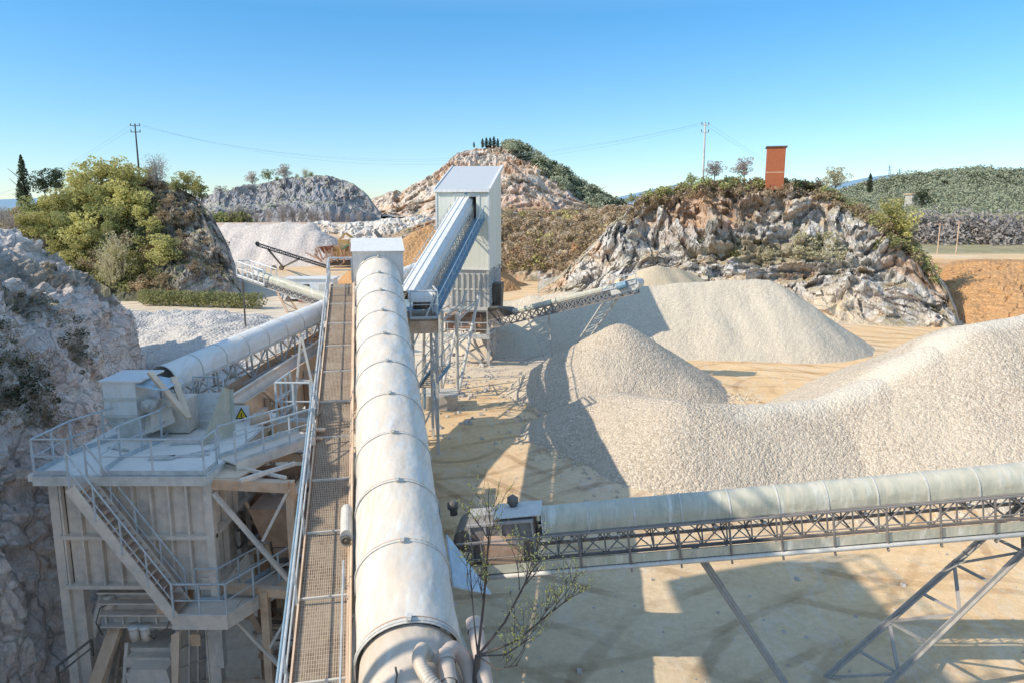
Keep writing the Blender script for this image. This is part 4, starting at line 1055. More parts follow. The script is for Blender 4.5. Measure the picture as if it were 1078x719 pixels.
for k in range(34):
    x = random.uniform(-5, 3); b.bar(K(x, -.9, random.uniform(.3, 3)), K(x+random.uniform(-1.5, 1.5), -.8, random.uniform(1, 4.2)), random.uniform(.1, .35))
b.build('frame', M['brown'], mcr)
b = MB(); b.bar(K(3.2, -.5, 1.6), K(9.0, -.5, 3.4), .7, .2).bar(K(-4.2, -.4, 1.2), K(-7, -.6, 2.4), .7, .25); b.build('side_conveyor', M['tan'], mcr)
# ------------------------------------------------------------------ left bin house
XL, XR, YF, YB, ZD = -12.55, -8.55, 19.4, 24.8, 4.9
bh = empty('bin_house', (-10.8, 22, -5), 'grey steel bin house with railed deck and outside stair, against the left rock', 'bin house')
wz0, wz1 = 1.45, ZD-.22
w = MB()
w.plate((XL, YF, wz0), (XR, YF, wz0), (XR, YF, wz1), (XL, YF, wz1), .05).plate((XR, YF, wz0), (XR, YB, wz0), (XR, YB, wz1), (XR, YF, wz1), .05).plate((XL, YB, wz0), (XL, YF, wz0), (XL, YF, wz1), (XL, YB, wz1), .05).plate((XR, YB, wz0), (XL, YB, wz0), (XL, YB, wz1), (XR, YB, wz1), .05)
w.build('bin_wall', M['dusty'], bh)
s = MB(); nb = 8
for k in range(nb+1):
    x = XL+(XR-XL)*k/nb; s.bar((x, YF-.09, wz0), (x, YF-.09, wz1), .06, .15)
for k in range(7):
    y = YF+(YB-YF)*k/6; s.bar((XR+.09, y, wz0), (XR+.09, y, wz1), .15, .07)
for z in (wz0+.06, 3.0, wz1-.04):
    s.bar((XL-.1, YF-.11, z), (XR+.1, YF-.11, z), .22, .11); s.bar((XR+.12, YF-.1, z), (XR+.12, YB, z), .22, .11)
s.build('stiffener_rib', M['dusty'], bh)
for x, y in ((XL+.05, YF+.2), (XR-.1, YF+.05), (XL+.1, YB-.2), (XR-.1, YB-.2)):
    MB().bar((x-.0, y, -5.2), (x, y, wz0+.3), .34, .30).bar((x-.17, y-.16, -5.2), (x-.17, y-.16, wz0), .04, .06).bar((x+.17, y-.16, -5.2), (x+.17, y-.16, wz0), .04, .06).build('column', M['dusty'], bh)
MB().bar((XL-.22, YF+.05, -5.2), (XL-.22, YF+.05, wz1), .26, .3).build('corner_post', M['dusty'], bh); MB().bar((XR+.12, YF-.1, -1), (XR+.12, YF-.1, wz1), .22, .25).build('corner_post', M['dusty'], bh)
dk = MB(); dk.box(((XL+XR)/2-.25, (YF+YB)/2+.1, ZD-.09), (XR-XL+.9, YB-YF+.9, .18)); dk.box((XL-.3, YF+.55, ZD-.1), (.5, 1.9, .17)); dk.build('deck', M['deckm'], bh)
MB().bar((XL-.52, YF-.42, ZD-.14), (XR+.22, YF-.42, ZD-.14), .06, .26).bar((XR+.24, YF-.4, ZD-.14), (XR+.24, YB+.3, ZD-.14), .06, .26).build('deck_edge', M['galv'], bh)
H_ = 1.02
rail([(XL+1.35, YF-.36, ZD), (XR+.15, YF-.36, ZD), (XR+.15, YF+.5, ZD)], H_, 1.15, .024).build('handrail', M['rail'], bh)
rail([(XL+.42, YF-.36, ZD), (XL-.5, YF-.36, ZD), (XL-.5, YF+1.4, ZD), (XL+.2, YF+3.6, ZD), (XL+.2, YB+.2, ZD)], H_, 1.0, .024).build('handrail', M['rail'], bh)
rail([(XL+1.3, YF-.28, ZD), (XL+1.2, YF+.9, ZD), (XL+1.6, YF+2.6, ZD), (XL+.9, YB+.3, ZD)], H_, 1.0, .024).build('handrail', M['rail'], bh)
# clutter lying on the deck
for (x, y, a, b, r) in ((-9.5, 20.6, 1.1, .12, .3), (-9.2, 21.0, .9, .1, .9), (-10.2, 20.4, .7, .3, .1), (-11.9, 21.2, .8, .1, -.4), (-9.9, 21.8, 1.3, .14, .15)): MB().box((x, y, ZD+.04), (a, b, .06), r).build('deck_channel', M['galv'], bh)
# stair down the front
tp = Vector((XL+.95, YF-.80, ZD-.05)); bt = Vector((-9.15, YF-.80, 1.15))
so = empty('steel_stair', (XL+.2, YF-.75, 1.1), 'straight steel stair with open treads down the front of the bin house', 'stair')
stairs(tp, bt, .78, (0, 1, 0), 17, so, M['dusty'], M['brown'], .98, rmat=M['rail'])
LX = .45
ld_ = empty('landing_platform', (-8.8, YF-.6, 1), 'dusty stair landing with blue-grey rails at the foot of the front stair', 'platform')
MB().box((-8.50, YF-.62, 1.02), (1.55, 1.05, .14)).bar((-9.25, YF-1.14, 1.0), (-7.73, YF-1.14, 1.0), .05, .42).bar((-7.75, YF-1.1, 1.0), (-6.45, YF+1.6, 1.0), .05, .42).plate((-7.75, YF-1.1, 1.06), (-6.45, YF+1.6, 1.06), (-7.25, YF+1.9, 1.06), (-8.45, YF-.3, 1.06), .05).build('deck', M['dusty'], ld_)
rail([(-9.20, YF-1.12, 1.1), (-7.75, YF-1.12, 1.1), (-6.47, YF+1.58, 1.1)], 1.0, .9, .024).build('handrail', M['rail'], ld_)
rail([(-8.95, YF-.25, 1.1), (-8.30, YF-.25, 1.1), (-7.30, YF+1.8, 1.1)], 1.0, .9, .024).build('handrail', M['rail'], ld_)
# side gantry (frame between the bin house and the main conveyor)
gf = empty('support_gantry', (-7, 20, -5), 'dusty brown steel gantry with diagonal braces between bin house and grating walkway', 'gantry')
xg = -6.2
b = MB()
b.bar((XR+.2, YF, ZD-.35), (xg, YF-.1, ZD-.42), .26, .30); b.bar((XR+.2, YF+.1, 1.35), (xg, YF, 1.2), .20, .26); b.bar((XR, YF+2.6, ZD-.5), (xg, YF+2.6, ZD-.5), .2, .24)
b.bar((XR, YF+2.6, 1.3), (xg, YF+2.6, 1.3), .18, .22); b.bar((xg, YF, ZD-.9), (xg, YB+4, ZD-.9), .2, .24); b.bar((xg, YF, 1.2), (xg, YB+4, 1.5), .18, .2)
b.bar((XR, YF+.1, -1.7), (xg, YF+.1, -1.8), .18, .2); b.bar((XR, YF+2.6, -1.7), (xg, YF+2.6, -1.8), .18, .2); b.bar((XR, YF+5.2, -1.7), (xg, YF+5.2, -1.8), .18, .2)
b.build('beam', M['tan'], gf)
for y in (YF, YF+2.6, YF+5.2):
    for x in (xg, -7.1): MB().bar((x, y, -5.2), (x, y, ZD-.3 if x == xg else 1.3), .22, .22).build('column', M['tan'], gf)
b = MB()
b.bar((XR+.25, YF-.12, ZD-.6), (xg, YF-.12, 1.5), .13, .1); b.bar((-7.0, YF-.15, 2.9), (xg, YF-.15, ZD-.5), .09, .08); b.bar((XR+.1, YF-.12, 1.1), (xg, YF-.12, -1.7), .11, .08); b.bar((-7.0, YF-.14, -.4), (xg, YF-.14, 1.0), .09, .07)
b.bar((XR+.2, YF+2.5, ZD-.6), (xg, YF+2.5, 1.5), .1); b.bar((xg, YF+2.5, ZD-.6), (XR+.2, YF+2.5, 1.5), .1); b.bar((xg, YF+.1, 3.9), (xg, YF+2.6, 1.4), .1); b.bar((XR+.1, YF-.1, -1.8), (xg, YF-.1, -4.8), .1); b.bar((-7.4, YF-.5, ZD-.1), (xg-.1, YF+.9, ZD-.1), .12, .1); b.bar((XR+.2, YF+.9, ZD-.15), (xg-.1, YF-.0, ZD-.2), .08)
b.build('diagonal_brace', M['dusty'], gf)
MB().plate((XR+.2, YF-.05, ZD-.18), (-7.6, YF-.05, ZD-.18), (-7.2, YF+1.5, ZD-.18), (XR+.2, YF+1.7, ZD-.18), .04).build('dusty_plate', M['tan'], gf)
b = MB()
for k in range(9): b.bar((-8.0+k*.27, YF+3.0, -1.6), (-8.0+k*.27, YF+3.0, 3.6), .05, .12)
b.plate((XR, YF+3.2, -5), (xg, YF+3.2, -5), (xg, YF+3.2, 3.9), (XR, YF+3.2, 3.9), .04)
b.build('back_panel', M['brown'], gf)
for z, y0 in ((1.35, 1.5), (-.4, .9), (-1.7, .6)): MB().plate((-7.4, YF+y0, z), (xg, YF+y0, z), (xg, YF+2.9, z), (-7.4, YF+2.9, z), .06).build('service_deck', M['tan'], gf)
for y_, z_ in ((1.5, 1.4), (.7, -1.65), (1.0, -.35)): rail([(-7.35, YF+y_, z_), (xg, YF+y_, z_)], .95, .8, .022).build('handrail', M['darkm'], gf)
rg = random.Random(4); b = MB()
for k in range(16):
    x = rg.uniform(-8.2, -5.8); y = YF+rg.uniform(1.2, 2.6); z = rg.uniform(-4, 3)
    b.bar((x, y, z), (x+rg.uniform(-.5, .5), y+rg.uniform(-.3, .3), z+rg.uniform(.6, 2.0)), rg.uniform(.06, .16))
for k in range(9):
    z = rg.uniform(-4, 3.2); b.bar((-8.3, YF+rg.uniform(1.4, 2.6), z), (-5.7, YF+rg.uniform(1.4, 2.6), z+rg.uniform(-.5, .5)), rg.uniform(.06, .14))
b.build('pipework', M['tan'], gf)
b = MB(); b.hexa([(-7.4, YF+1.6, 1.4), (-6.5, YF+1.6, 1.4), (-6.5, YF+2.6, 1.4), (-7.4, YF+2.6, 1.4), (-7.9, YF+1.3, 3.2), (-6.1, YF+1.3, 3.2), (-6.1, YF+2.7, 3.2), (-7.9, YF+2.7, 3.2)]); b.build('inner_hopper', M['brown'], gf)
MB().box((-6.9, YF+1.9, .4), (.8, .8, 1.2)).build('inner_hopper', M['tan'], gf)
MB().tube([(-6.5, YF+1.2, -1.0), (-7.8, YF+1.2, -1.0)], .3, 12).build('return_drum', M['dusty'], gf)
b = MB(); c = Vector((-8.42+.12, YF+1.3, 2.3))
for r_, z_ in ((.42, 2.35), (.28, 2.75)):
    pts = [(XR+.28, YF+1.5+r_*math.cos(a*.52), z_+r_*math.sin(a*.52)) for a in range(13)]; b.tube(pts, .035, 6, False)
b.build('coiled_hose', M['darkm'], gf)
so2 = empty('steel_stair', (-6.3, YF+1.4, -4.8), 'dusty inner stair descending inside the brown frame', 'stair')
stairs((-6.15, YF+2.4, 1.2), (-6.6, YF-.1, -2.8), .7, (1, -.2, 0), 15, so2, M['tan'], M['brown'], .9, rmat=M['tan'])
# catwalk from the deck up to the small railed platform
cw = empty('catwalk', (-7.5, 21, 4), 'short sloping catwalk with handrail leading to the small grated platform', 'catwalk')
c0 = Vector((XR+.35, YF+.75, ZD+.02)); c1 = Vector((-6.55, 22.4, 5.0))
FC_ = Frame(c0, c1)
MB().plate(FC_(0, -.4, 0), FC_(FC_.L, -.4, 0), FC_(FC_.L, .4, 0), FC_(0, .4, 0), -.05).bar(FC_(0, .42, -.1), FC_(FC_.L, .42, -.1), .05, .28).bar(FC_(0, -.42, -.1), FC_(FC_.L, -.42, -.1), .05, .28).build('deck', M['dusty'], cw)
rail([FC_(0, .42), FC_(FC_.L, .42)], .95, 1.1, .024).build('handrail', M['rail'], cw); rail([FC_(0, -.42), FC_(FC_.L, -.42)], .95, 1.1, .024).build('handrail', M['rail'], cw)
gpf = empty('landing_platform', (-7.1, 23.4, 5.0), 'small grated platform with rails, beside the long grating walkway', 'platform')
a_, b_ = W(294, 442, 23.2), W(330, 441, 23.2); z_ = a_.z
grate('deck', (a_.x, 23.0, z_), (a_.x, 24.6, z_), (b_.x, 24.6, z_), (b_.x, 23.0, z_), M['grating'], gpf)
rail([(b_.x, 23.0, z_), (a_.x, 23.0, z_), (a_.x, 24.6, z_)], 1.3, .55, .032).build('handrail', M['rail'], gpf)
MB().bar((a_.x, 22.97, z_-.14), (b_.x, 22.97, z_-.14), .04, .3).build('edge_plate', M['tan'], gpf)
b = MB(); b.bar((a_.x+.1, 24.6, z_), (a_.x+.45, 24.5, z_+2.5), .07).bar((a_.x+.9, 24.6, z_), (a_.x+.5, 24.5, z_+2.5), .07).bar((a_.x+.25, 24.6, z_+1), (a_.x+.75, 24.6, z_+1), .05); b.build('a_frame', M['galv'], gpf)
b = MB()
for k in range(4): b.box((-6.45, 22.85-.28*k, z_-.22-.2*k), (.75, .26, .05))
b.build('step', M['tan'], gpf)
# head box of the silver conveyor, chute and struts
F = FL_
hbx = empty('chute_box', (-12, 23, ZD), 'boxy grey transfer chute with flat lid and belt motor, standing on the left deck', 'chute')
bx0, bx1, by0, by1 = W(112, 430, 22.4).x, W(146, 430, 22.4).x, 22.3, 23.7
zt, zm = W(112, 401, 22.4).z, W(112, 437, 22.4).z
b = MB(); b.hexa([(bx0, by0, zm), (bx1, by0, zm), (bx1, by1, zm), (bx0, by1, zm), (bx0, by0, zt), (bx1, by0, zt), (bx1, by1, zt), (bx0, by1, zt)]); b.build('upper_box', M['cover_blue'], hbx)
MB().box(((bx0+bx1)/2+.08, (by0+by1)/2, zt+.03), (bx1-bx0+.3, by1-by0+.2, .05)).build('lid', M['white'], hbx)
MB().bar((bx0-.03, by0-.03, (zt+zm)/2), (bx1+.03, by0-.03, (zt+zm)/2), .05, .06).bar((bx0-.03, by0-.03, zm), (bx1+.03, by0-.03, zm), .07, .08).build('flange', M['galv'], hbx)
b = MB(); b.hexa([(bx0+.35, by0+.1, ZD), (bx1+.2, by0+.1, ZD), (bx1+.2, by1, ZD), (bx0+.35, by1, ZD), (bx0+.02, by0+.02, zm), (bx1-.02, by0+.02, zm), (bx1-.02, by1, zm), (bx0+.02, by1, zm)]); b.build('funnel', M['galv'], hbx)
MB().plate((bx1+.05, by0-.1, zt-.1), (bx1+.95, by0-.1, zt-.25), (bx1+1.0, by1-.3, zt-.2), (bx1+.05, by1-.2, zt-.05), .02).build('bent_cover_sheet', M['bluesheet'], hbx)
b = MB(); b.tube([(bx1+.35, by0-.1, zm+.35), (bx1+.35, by0+.35, zm+.35)], .20, 16).tube([(bx1+.35, by0-.16, zm+.35), (bx1+.35, by0-.1, zm+.35)], .11, 12); b.build('motor', M['galv'], hbx, True)
b = MB(); b.plate((bx1+.05, by0, ZD+.1), (bx1+.9, by0+.05, ZD+.45), (bx1+.35, by0+.6, zm+.1), (bx1-.2, by0+.4, zm-.2), .04); b.plate((bx1+.4, by0-.02, ZD+.2), (bx1+1.15, by0+.03, ZD+.55), (bx1+.75, by0+.6, zm+.3), (bx1+.2, by0+.4, zm+.1), .04); b.box((bx1+.9, by0+.9, ZD+.6), (.9, .8, 1.1)); b.build('side_hopper', M['dusty'], hbx)
b = MB(); b.bar(W(158, 392, 22.6), W(199, 440, 22.0), .20, .08).bar(W(183, 397, 23.2), W(198, 440, 22.0), .20, .08); b.build('strut', M['tan'], hbx)
# ribbed sloped sheets right of the deck
rp = empty('sloped_wing_plate', (-9, 23, ZD), 'tall grey-green wing plate with sloping top at the deck corner', 'steel plate')
b = MB(); P0, P1 = W(213, 465, 21.6), W(247, 466, 22.6); P2 = W(244, 410, 23.2); P3 = W(236, 408, 22.6)
P0 = Vector((P0.x, P0.y, ZD)); P1 = Vector((P1.x, P1.y, ZD)); b.plate(P0, P1, P2, P3, .04); b.bar(P1, P2, .1); b.bar(P0, P3, .08)
b.build('plate', M['cover_green'], rp)
b = MB(); P4, P5 = W(200, 432, 23.6), W(213, 462, 22.2)
for k in range(6): b.bar(W(196+k*6.5, 458-k*8, 23.4), W(224+k*3.4, 462-k*9, 23.2), .05)
b.plate(W(192, 462, 23.4), W(214, 466, 23.0), W(242, 412, 24), W(206, 414, 24.4), .03); b.build('ribbed_sheet', M['galv'], rp)
rail([W(205, 420, 24.8), W(236, 421, 24.2)], .8, .8, .022).build('handrail', M['rail'], rp)
# long tan trough wall with the warning sign
tb = empty('trough_hopper', (-9.3, 30, 0), 'long tan-stained trough wall with grey rim and warning sign, left of the walkway', 'hopper')
u0, u1 = Vector((-9.3, 24.6, 0)), Vector((-7.6, 39, 0)); zt0, zt1 = 5.45, 6.35
FT = Frame(u0, u1)
def U(t, a, z): p = FT(t, a); return Vector((p.x, p.y, z))
def zt_(t): return zt0+(zt1-zt0)*t/FT.L
b = MB(); b.plate(U(0, 0, 3.4), U(FT.L, 0, 5.0), U(FT.L, 0, zt1), U(0, 0, zt0), .05); b.plate(U(0, -1.6, 3.4), U(0, 0, 3.4), U(0, 0, zt0), U(0, -1.6, zt0), .05); b.plate(U(0, -1.6, 3.4), U(FT.L, -1.6, 5.0), U(FT.L, -1.6, zt1), U(0, -1.6, zt0), .05); b.build('wall', M['tan'], tb)
b = MB(); b.plate(U(-.1, .06, zt0-.7), U(FT.L, .06, zt1-.6), U(FT.L, -.5, zt1+.15), U(-.1, -.5, zt0+.15), .04); b.bar(U(-.1, -.5, zt0+.16), U(FT.L, -.5, zt1+.16), .12); b.bar(U(-.1, .1, zt0-.7), U(FT.L, .1, zt1-.6), .12, .12); b.build('rim', M['dusty'], tb)
for t in (1.6, 3.4, 5.2, 8, 11): MB().bar(U(t, .12, 1), U(t, .12, zt_(t)-.3), .18, .12).build('stiffener_post', M['tan'], tb)
MB().bar(U(.9, .3, zt0+.25), U(3.2, .35, 4.0), .13, .13).build('strut', M['tan'], tb)
b = MB(); b.plate(U(-.05, -.9, 4.9), U(-.05, -.35, 4.9), U(-.05, -.35, 5.6), U(-.05, -.9, 5.6), -.03); sg = b.build('warning_sign', M['white'], tb)
c_ = W(255, 437, 24.35)
n = NT('sign_yellow', .5); n.col((.80, .52, .03)); M['signy'] = n.m
n = NT('sign_black', .5); n.col((.02, .02, .02)); M['signk'] = n.m
sx, sy_, sz = c_.x, 24.30, c_.z
sg.data.clear_geometry() if hasattr(sg.data, 'clear_geometry') else None
off_ = wloc(tb)
bb = MB().box((sx, sy_+.03, sz), (.52, .03, .72)); me = sg.data; me.from_pydata([tuple(Vector(v)-off_) for v in bb.v], [], bb.f); me.update()
MB().add([(sx-.22, sy_, sz-.10), (sx+.22, sy_, sz-.10), (sx, sy_, sz+.30)], [(0, 1, 2)]).build('triangle', M['signk'], sg)
MB().add([(sx-.16, sy_-.004, sz-.065), (sx+.16, sy_-.004, sz-.065), (sx, sy_-.004, sz+.225)], [(0, 1, 2)]).build('triangle_fill', M['signy'], sg)
MB().box((sx, sy_-.009, sz+.05), (.035, .006, .12)).box((sx, sy_-.009, sz-.035), (.035, .006, .035)).build('exclamation_mark', M['signk'], sg)
b = MB()
for z in (-.18, -.27):
    x = sx-.19
    while x < sx+.15: wd = random.uniform(.03, .07); b.box((x+wd/2, sy_+.008, sz+z), (wd, .006, .04)); x += wd+.02
b.build('lettering', M['signk'], sg)
vm = MB().tube([W(268, 466, 24.0), W(272, 447, 24.0)], .3, 12).tube([W(266, 443, 23.9), W(282, 441, 23.9)], .22, 12); vm.build('vibrator_motor', M['tan'], tb, True)
# feeder and crusher below the bin
fd = empty('vibrating_feeder', (-11, 20.5, -1), 'tan vibrating feeder with two white round motors hanging under the bin house', 'feeder')
x0, x1 = W(121, 630, 20.2).x, W(190, 630, 20.2).x
b = MB()
for (ya, yb, k) in ((617, 626, 0), (628, 637, .1), (640, 652, .25)):
    za, zb_ = W(150, ya, 20.0).z, W(150, yb, 20.0).z
    b.hexa([(x0+k, 19.9-k, zb_), (x1-k, 19.9-k, zb_), (x1-k, 22, zb_), (x0+k, 22, zb_), (x0, 20.0, za), (x1, 20.0, za), (x1, 22, za), (x0, 22, za)])
b.bar((x0-.1, 19.9, 1.3), (x1+.1, 19.9, 1.3), .14, .14)
for ya in (617, 628, 640, 652):
    z_ = W(150, ya, 19.9).z; b.bar((x0-.1, 19.62, z_), (x1+.1, 19.62, z_), .25, .05)
for q_ in range(5):
    x_ = x0+(x1-x0)*q_/4; b.bar((x_, 19.66, W(150, 640, 19.9).z), (x_, 19.66, W(150, 652, 19.9).z), .05, .05)
b.build('tray', M['dusty'], fd)
for px in (141, 153):
    mo = MB().tube([W(px+1.5, 672, 19.55), W(px, 661, 19.5)], [.145, .14], 16).build('motor', M['dusty'], fd, True)
    MB().tube([W(px, 661, 19.5), W(px-.3, 657.5, 19.5)], .165, 16).build('motor_cap', M['white'], mo, True)
b = MB(); b.tube([W(183, 622, 19.7), W(183, 640, 19.5), W(176, 660, 19.5), W(162, 672, 19.5), W(150, 664, 19.4)], .018, 6).tube([W(115, 635, 19.6), W(105, 640, 19.5), W(101, 655, 19.5), W(108, 668, 19.6)], .02, 6); b.build('cable', M['darkm'], fd)
b = MB(); b.tube([W(112, 612, 20), W(84, 719, 19.6), W(82, 740, 19.6)], .12, 10).tube([W(114, 626, 19.9), W(116, 640, 19.8)], .2, 10); b.build('discharge_pipe', M['dusty'], fd, True)
b = MB(); b.box(W(186, 628, 20.0), (.7, .6, .5)).box(W(178, 636, 19.8), (.5, .5, .4)); b.build('gearbox', M['tan'], fd)
cru = empty('jaw_crusher', (-11, 19, -4), 'dusty grey crusher inlet between two ribbed side walls, at the bottom left', 'crusher')
def sidewall(name, pts, D0, D1, m, parent, ribs=3):
    b = MB(); q = [W(px, py, D) for px, py, D in pts]; b.plate(*q, .10); b.build(name, m, parent)
    r = MB()
    nrm = (q[1]-q[0]).cross(q[3]-q[0]).normalized()
    if nrm.y > 0: nrm = -nrm
    o_ = nrm*.06
    for k in range(ribs+1):
        r.bar(q[0].lerp(q[1], k/ribs)+o_, q[3].lerp(q[2], k/ribs)+o_, .06, .06)
        r.bar(q[0].lerp(q[3], k/ribs)+o_, q[1].lerp(q[2], k/ribs)+o_, .06, .06)
    r.build('wall_rib', m, parent)
sidewall('side_wall', [(104, 745, 19.3), (133, 740, 20.8), (137, 657, 21.2), (124, 652, 20.0)], 0, 0, M['dusty'], cru, 3)
sidewall('side_wall', [(186, 745, 18.6), (226, 735, 20.2), (224, 642, 20.6), (188, 664, 19.2)], 0, 0, M['dusty'], cru, 4)
b = MB(); b.bar(W(94, 740, 18.7), W(124, 655, 19.9), .42, .14); b.build('wall_rim', M['tan'], cru)
b = MB(); b.plate(W(181, 745, 18.3), W(187, 745, 18.3), W(189, 664, 19.1), W(180, 668, 19.1), .05).box(W(206, 673, 19.0), (.28, .05, .36)); b.build('inspection_plate', M['tan'], cru)
b = MB()
for (py, D, k) in ((683, 19.7, 0), (696, 19.4, 4), (712, 19.1, -3)):
    q = W(134, py, D); e = W(180, py, D); b.box(((q.x+e.x)/2, D+.4, q.z), (e.x-q.x, .9, .16+.04*abs(k)))
q = W(133, 702, 19.0); e = W(181, 702, 19.0)
b.hexa([(q.x, 18.9, q.z-.6), (e.x, 18.9, q.z-.6), (e.x, 20, q.z-.6), (q.x, 20, q.z-.6), (q.x+.15, 18.95, q.z-.05), (e.x-.15, 18.95, q.z-.05), (e.x, 20, q.z+.1), (q.x, 20, q.z+.1)])
b.bar(W(134, 676, 19.6), W(130, 740, 19.1), .1).bar(W(181, 676, 19.6), W(183, 740, 19.1), .1)
b.build('inlet_frame', M['dusty'], cru)
b = MB()
for k in range(26): b.ico((random.uniform(-12.0, -9.6), random.uniform(18.2, 20.2), -2.9+random.uniform(-.1, .3)), [random.uniform(.15, .4) for _ in range(3)])
b.build('rock_lump', M['dusty'], cru)
rail([W(62, 719, 17.8), W(98, 690, 18.6)], .5, .9, .03, toe=False).build('handrail', M['darkm'], cru)
pm = MB(); pm.hexa([(-12.9, 20.4, -1.9), (-11.9, 20.4, -1.9), (-11.9, 22, -1.9), (-12.9, 22, -1.9), (-12.9, 20.4, -1.8), (-11.9, 20.4, -1.8), (-11.9, 22, -1.8), (-12.9, 22, -1.8)])
po = empty('landing_platform', (-12.4, 21, -1.9), 'small shaded platform under the bin house beside the bare rock', 'platform')
pm.build('deck', M['dusty'], po)
rail([(-12.9, 20.4, -.5), (-11.7, 20.4, -.5), (-11.7, 21.6, -.5)], 1.0, .6, .026).build('handrail', M['rail'], po)
MB().bar((-12.9, 20.4, -1.9), (-12.9, 20.4, -.4), .08).bar((-11.7, 20.4, -1.9), (-11.7, 20.4, -.4), .08).box((-12.3, 21, -.55), (1.2, 1.2, .06)).build('upper_deck', M['dusty'], po)

# added block on open legs, outside the frame, placed to shade the foreground yard
es = empty('shade_blocker', (-15, 13, 0), 'unseen grey block on tall legs, added to shade the foreground yard', 'shade blocker')
b = MB(); b.hexa([(-15.1, 3, 15.6), (-12.9, 3, 15.6), (-12.9, 15.0, 15.6), (-15.1, 15.0, 15.6), (-15.1, 3, 18.8), (-12.9, 3, 18.8), (-12.9, 15.0, 18.8), (-15.1, 15.0, 18.8)]); b.build('bin', M['ribclad'], es)  # solid box added to block the sun, not a real bin
b = MB()
for x in (-15.0, -13.1):
    for y in (3.2, 8.0): b.bar((x, y, -5), (x, y, 15.6), .25)
for z in (8, 12):
    b.bar((-13.1, 3.2, z), (-13.1, 8.0, z+3), .1)
b.build('leg', M['galv'], es)
rail([(-15, 14.9, 18.8), (-13.0, 14.9, 18.8), (-13, 3.1, 18.8)], 1.1, 1, .04).build('handrail', M['rail'], es)
# ------------------------------------------------------------------ vegetation
def leaves(mb, c, rad, n, ls, up=0):
    for _ in range(n):
        while True:
            d = Vector((random.uniform(-1, 1), random.uniform(-1, 1), random.uniform(-1, 1)))
            if d.length < 1: break
        d = d.normalized()*(d.length**.45)
        p = c+Vector((d.x*rad[0], d.y*rad[1], d.z*rad[2]))
        a = Vector((random.gauss(0, 1), random.gauss(0, 1), random.gauss(0, .7)+up)).normalized(); b = a.cross(Vector((random.gauss(0, 1), random.gauss(0, 1), random.gauss(0, 1)))).normalized()
        s = ls*random.uniform(.6, 1.4)
        mb.v += [tuple(p-a*s-b*s*.45), tuple(p+a*s*.2-b*s*.7), tuple(p+a*s+b*s*.45), tuple(p-a*s*.2+b*s*.7)]
        k = len(mb.v); mb.f.append((k-4, k-3, k-2, k-1))
def crown_mesh(kind, seed):
    random.seed(seed); mb = MB()
    if kind == 'round':
        for k in range(26):
            a = random.uniform(0, 6.28); r = random.uniform(0, .36); z = random.uniform(.28, .92); r *= 1.25*(1-abs(z-.55)*.9)
            leaves(mb, Vector((r*math.cos(a), r*math.sin(a), z)), (random.uniform(.08, .17),)*2+(random.uniform(.07, .13),), 75, .022)
    elif kind == 'shrub':
        for k in range(16):
            a = random.uniform(0, 6.28); r = random.uniform(0, .42)
            leaves(mb, Vector((r*math.cos(a), r*math.sin(a), random.uniform(.1, .75)*(1-r))), (random.uniform(.1, .2),)*2+(.13,), 60, .03)
    elif kind == 'cypress':
        for k in range(40):
            z = k/40; r = .075*math.sin(min(1, (1-z)*1.8)*1.57)*(1.0 if z > .1 else .8)
            for q in range(4):
                a = random.uniform(0, 6.28); leaves(mb, Vector((r*.5*math.cos(a), r*.5*math.sin(a), z)), (r*.6, r*.6, .025), 16, .012, 1.5)
    elif kind == 'twiggy':      # bare or budding upright tree: fans of thin twigs
        for k in range(200):
            a = random.uniform(0, 6.28); r = random.uniform(0, .12); z = random.uniform(.08, .6)
            p = Vector((r*math.cos(a), r*math.sin(a), z)); o = random.uniform(.04, .26)
            q = p+Vector((o*math.cos(a), o*math.sin(a), random.uniform(.15, .42)))
            q.z = min(q.z, 1.02); w = .0035; s = Vector((-math.sin(a), math.cos(a), 0))*w
            mb.add([p-s, p+s, q+s*.3, q-s*.3], [(0, 1, 2, 3)])
            for j in range(9):
                t = random.uniform(.3, 1.05); leaves(mb, p.lerp(q, t), (.025, .025, .025), 1, .011, 1)
    return mb
def trunk_mesh(h=.45, r=.022, limbs=5, seed=0):
    random.seed(seed+50); mb = MB()
    mb.tube([(0, 0, -.08), (.008, .004, h*.5), (0, .01, h)], [r, r*.8, r*.5], 7)
    for k in range(limbs):
        a = random.uniform(0, 6.28); z = random.uniform(.35, .95)*h
        mb.tube([(0, 0, z), (.08*math.cos(a), .08*math.sin(a), z+.1), (.17*math.cos(a), .17*math.sin(a), z+.24)], [r*.45, r*.3, r*.12], 5)
    return mb
PROTO = {}
def plant(kind, leafm, name, label, cat, loc, h, wx=1.0, group=None, trunkm='bark', var=0):
    key = (kind, leafm, var, name)
    if key not in PROTO:
        root = empty(name, (0, 0, 0), label, cat, group)
        c = crown_mesh(kind, var*7+3).build('crown' if kind != 'shrub' else 'foliage', M[leafm], root)
        t = trunk_mesh(.5 if kind != 'shrub' else .3, .022, 5, var).build('trunk' if kind != 'shrub' else 'stem', M[trunkm], root)
        PROTO[key] = root; o = root
    else:
        o = copy_tree(PROTO[key])
    tag(o, label, cat, group)
    o.location = loc; o.rotation_euler = (0, 0, random.uniform(0, 6.28)); o.scale = (h*wx, h*wx, h)
    return o
rnd = random.Random(3)
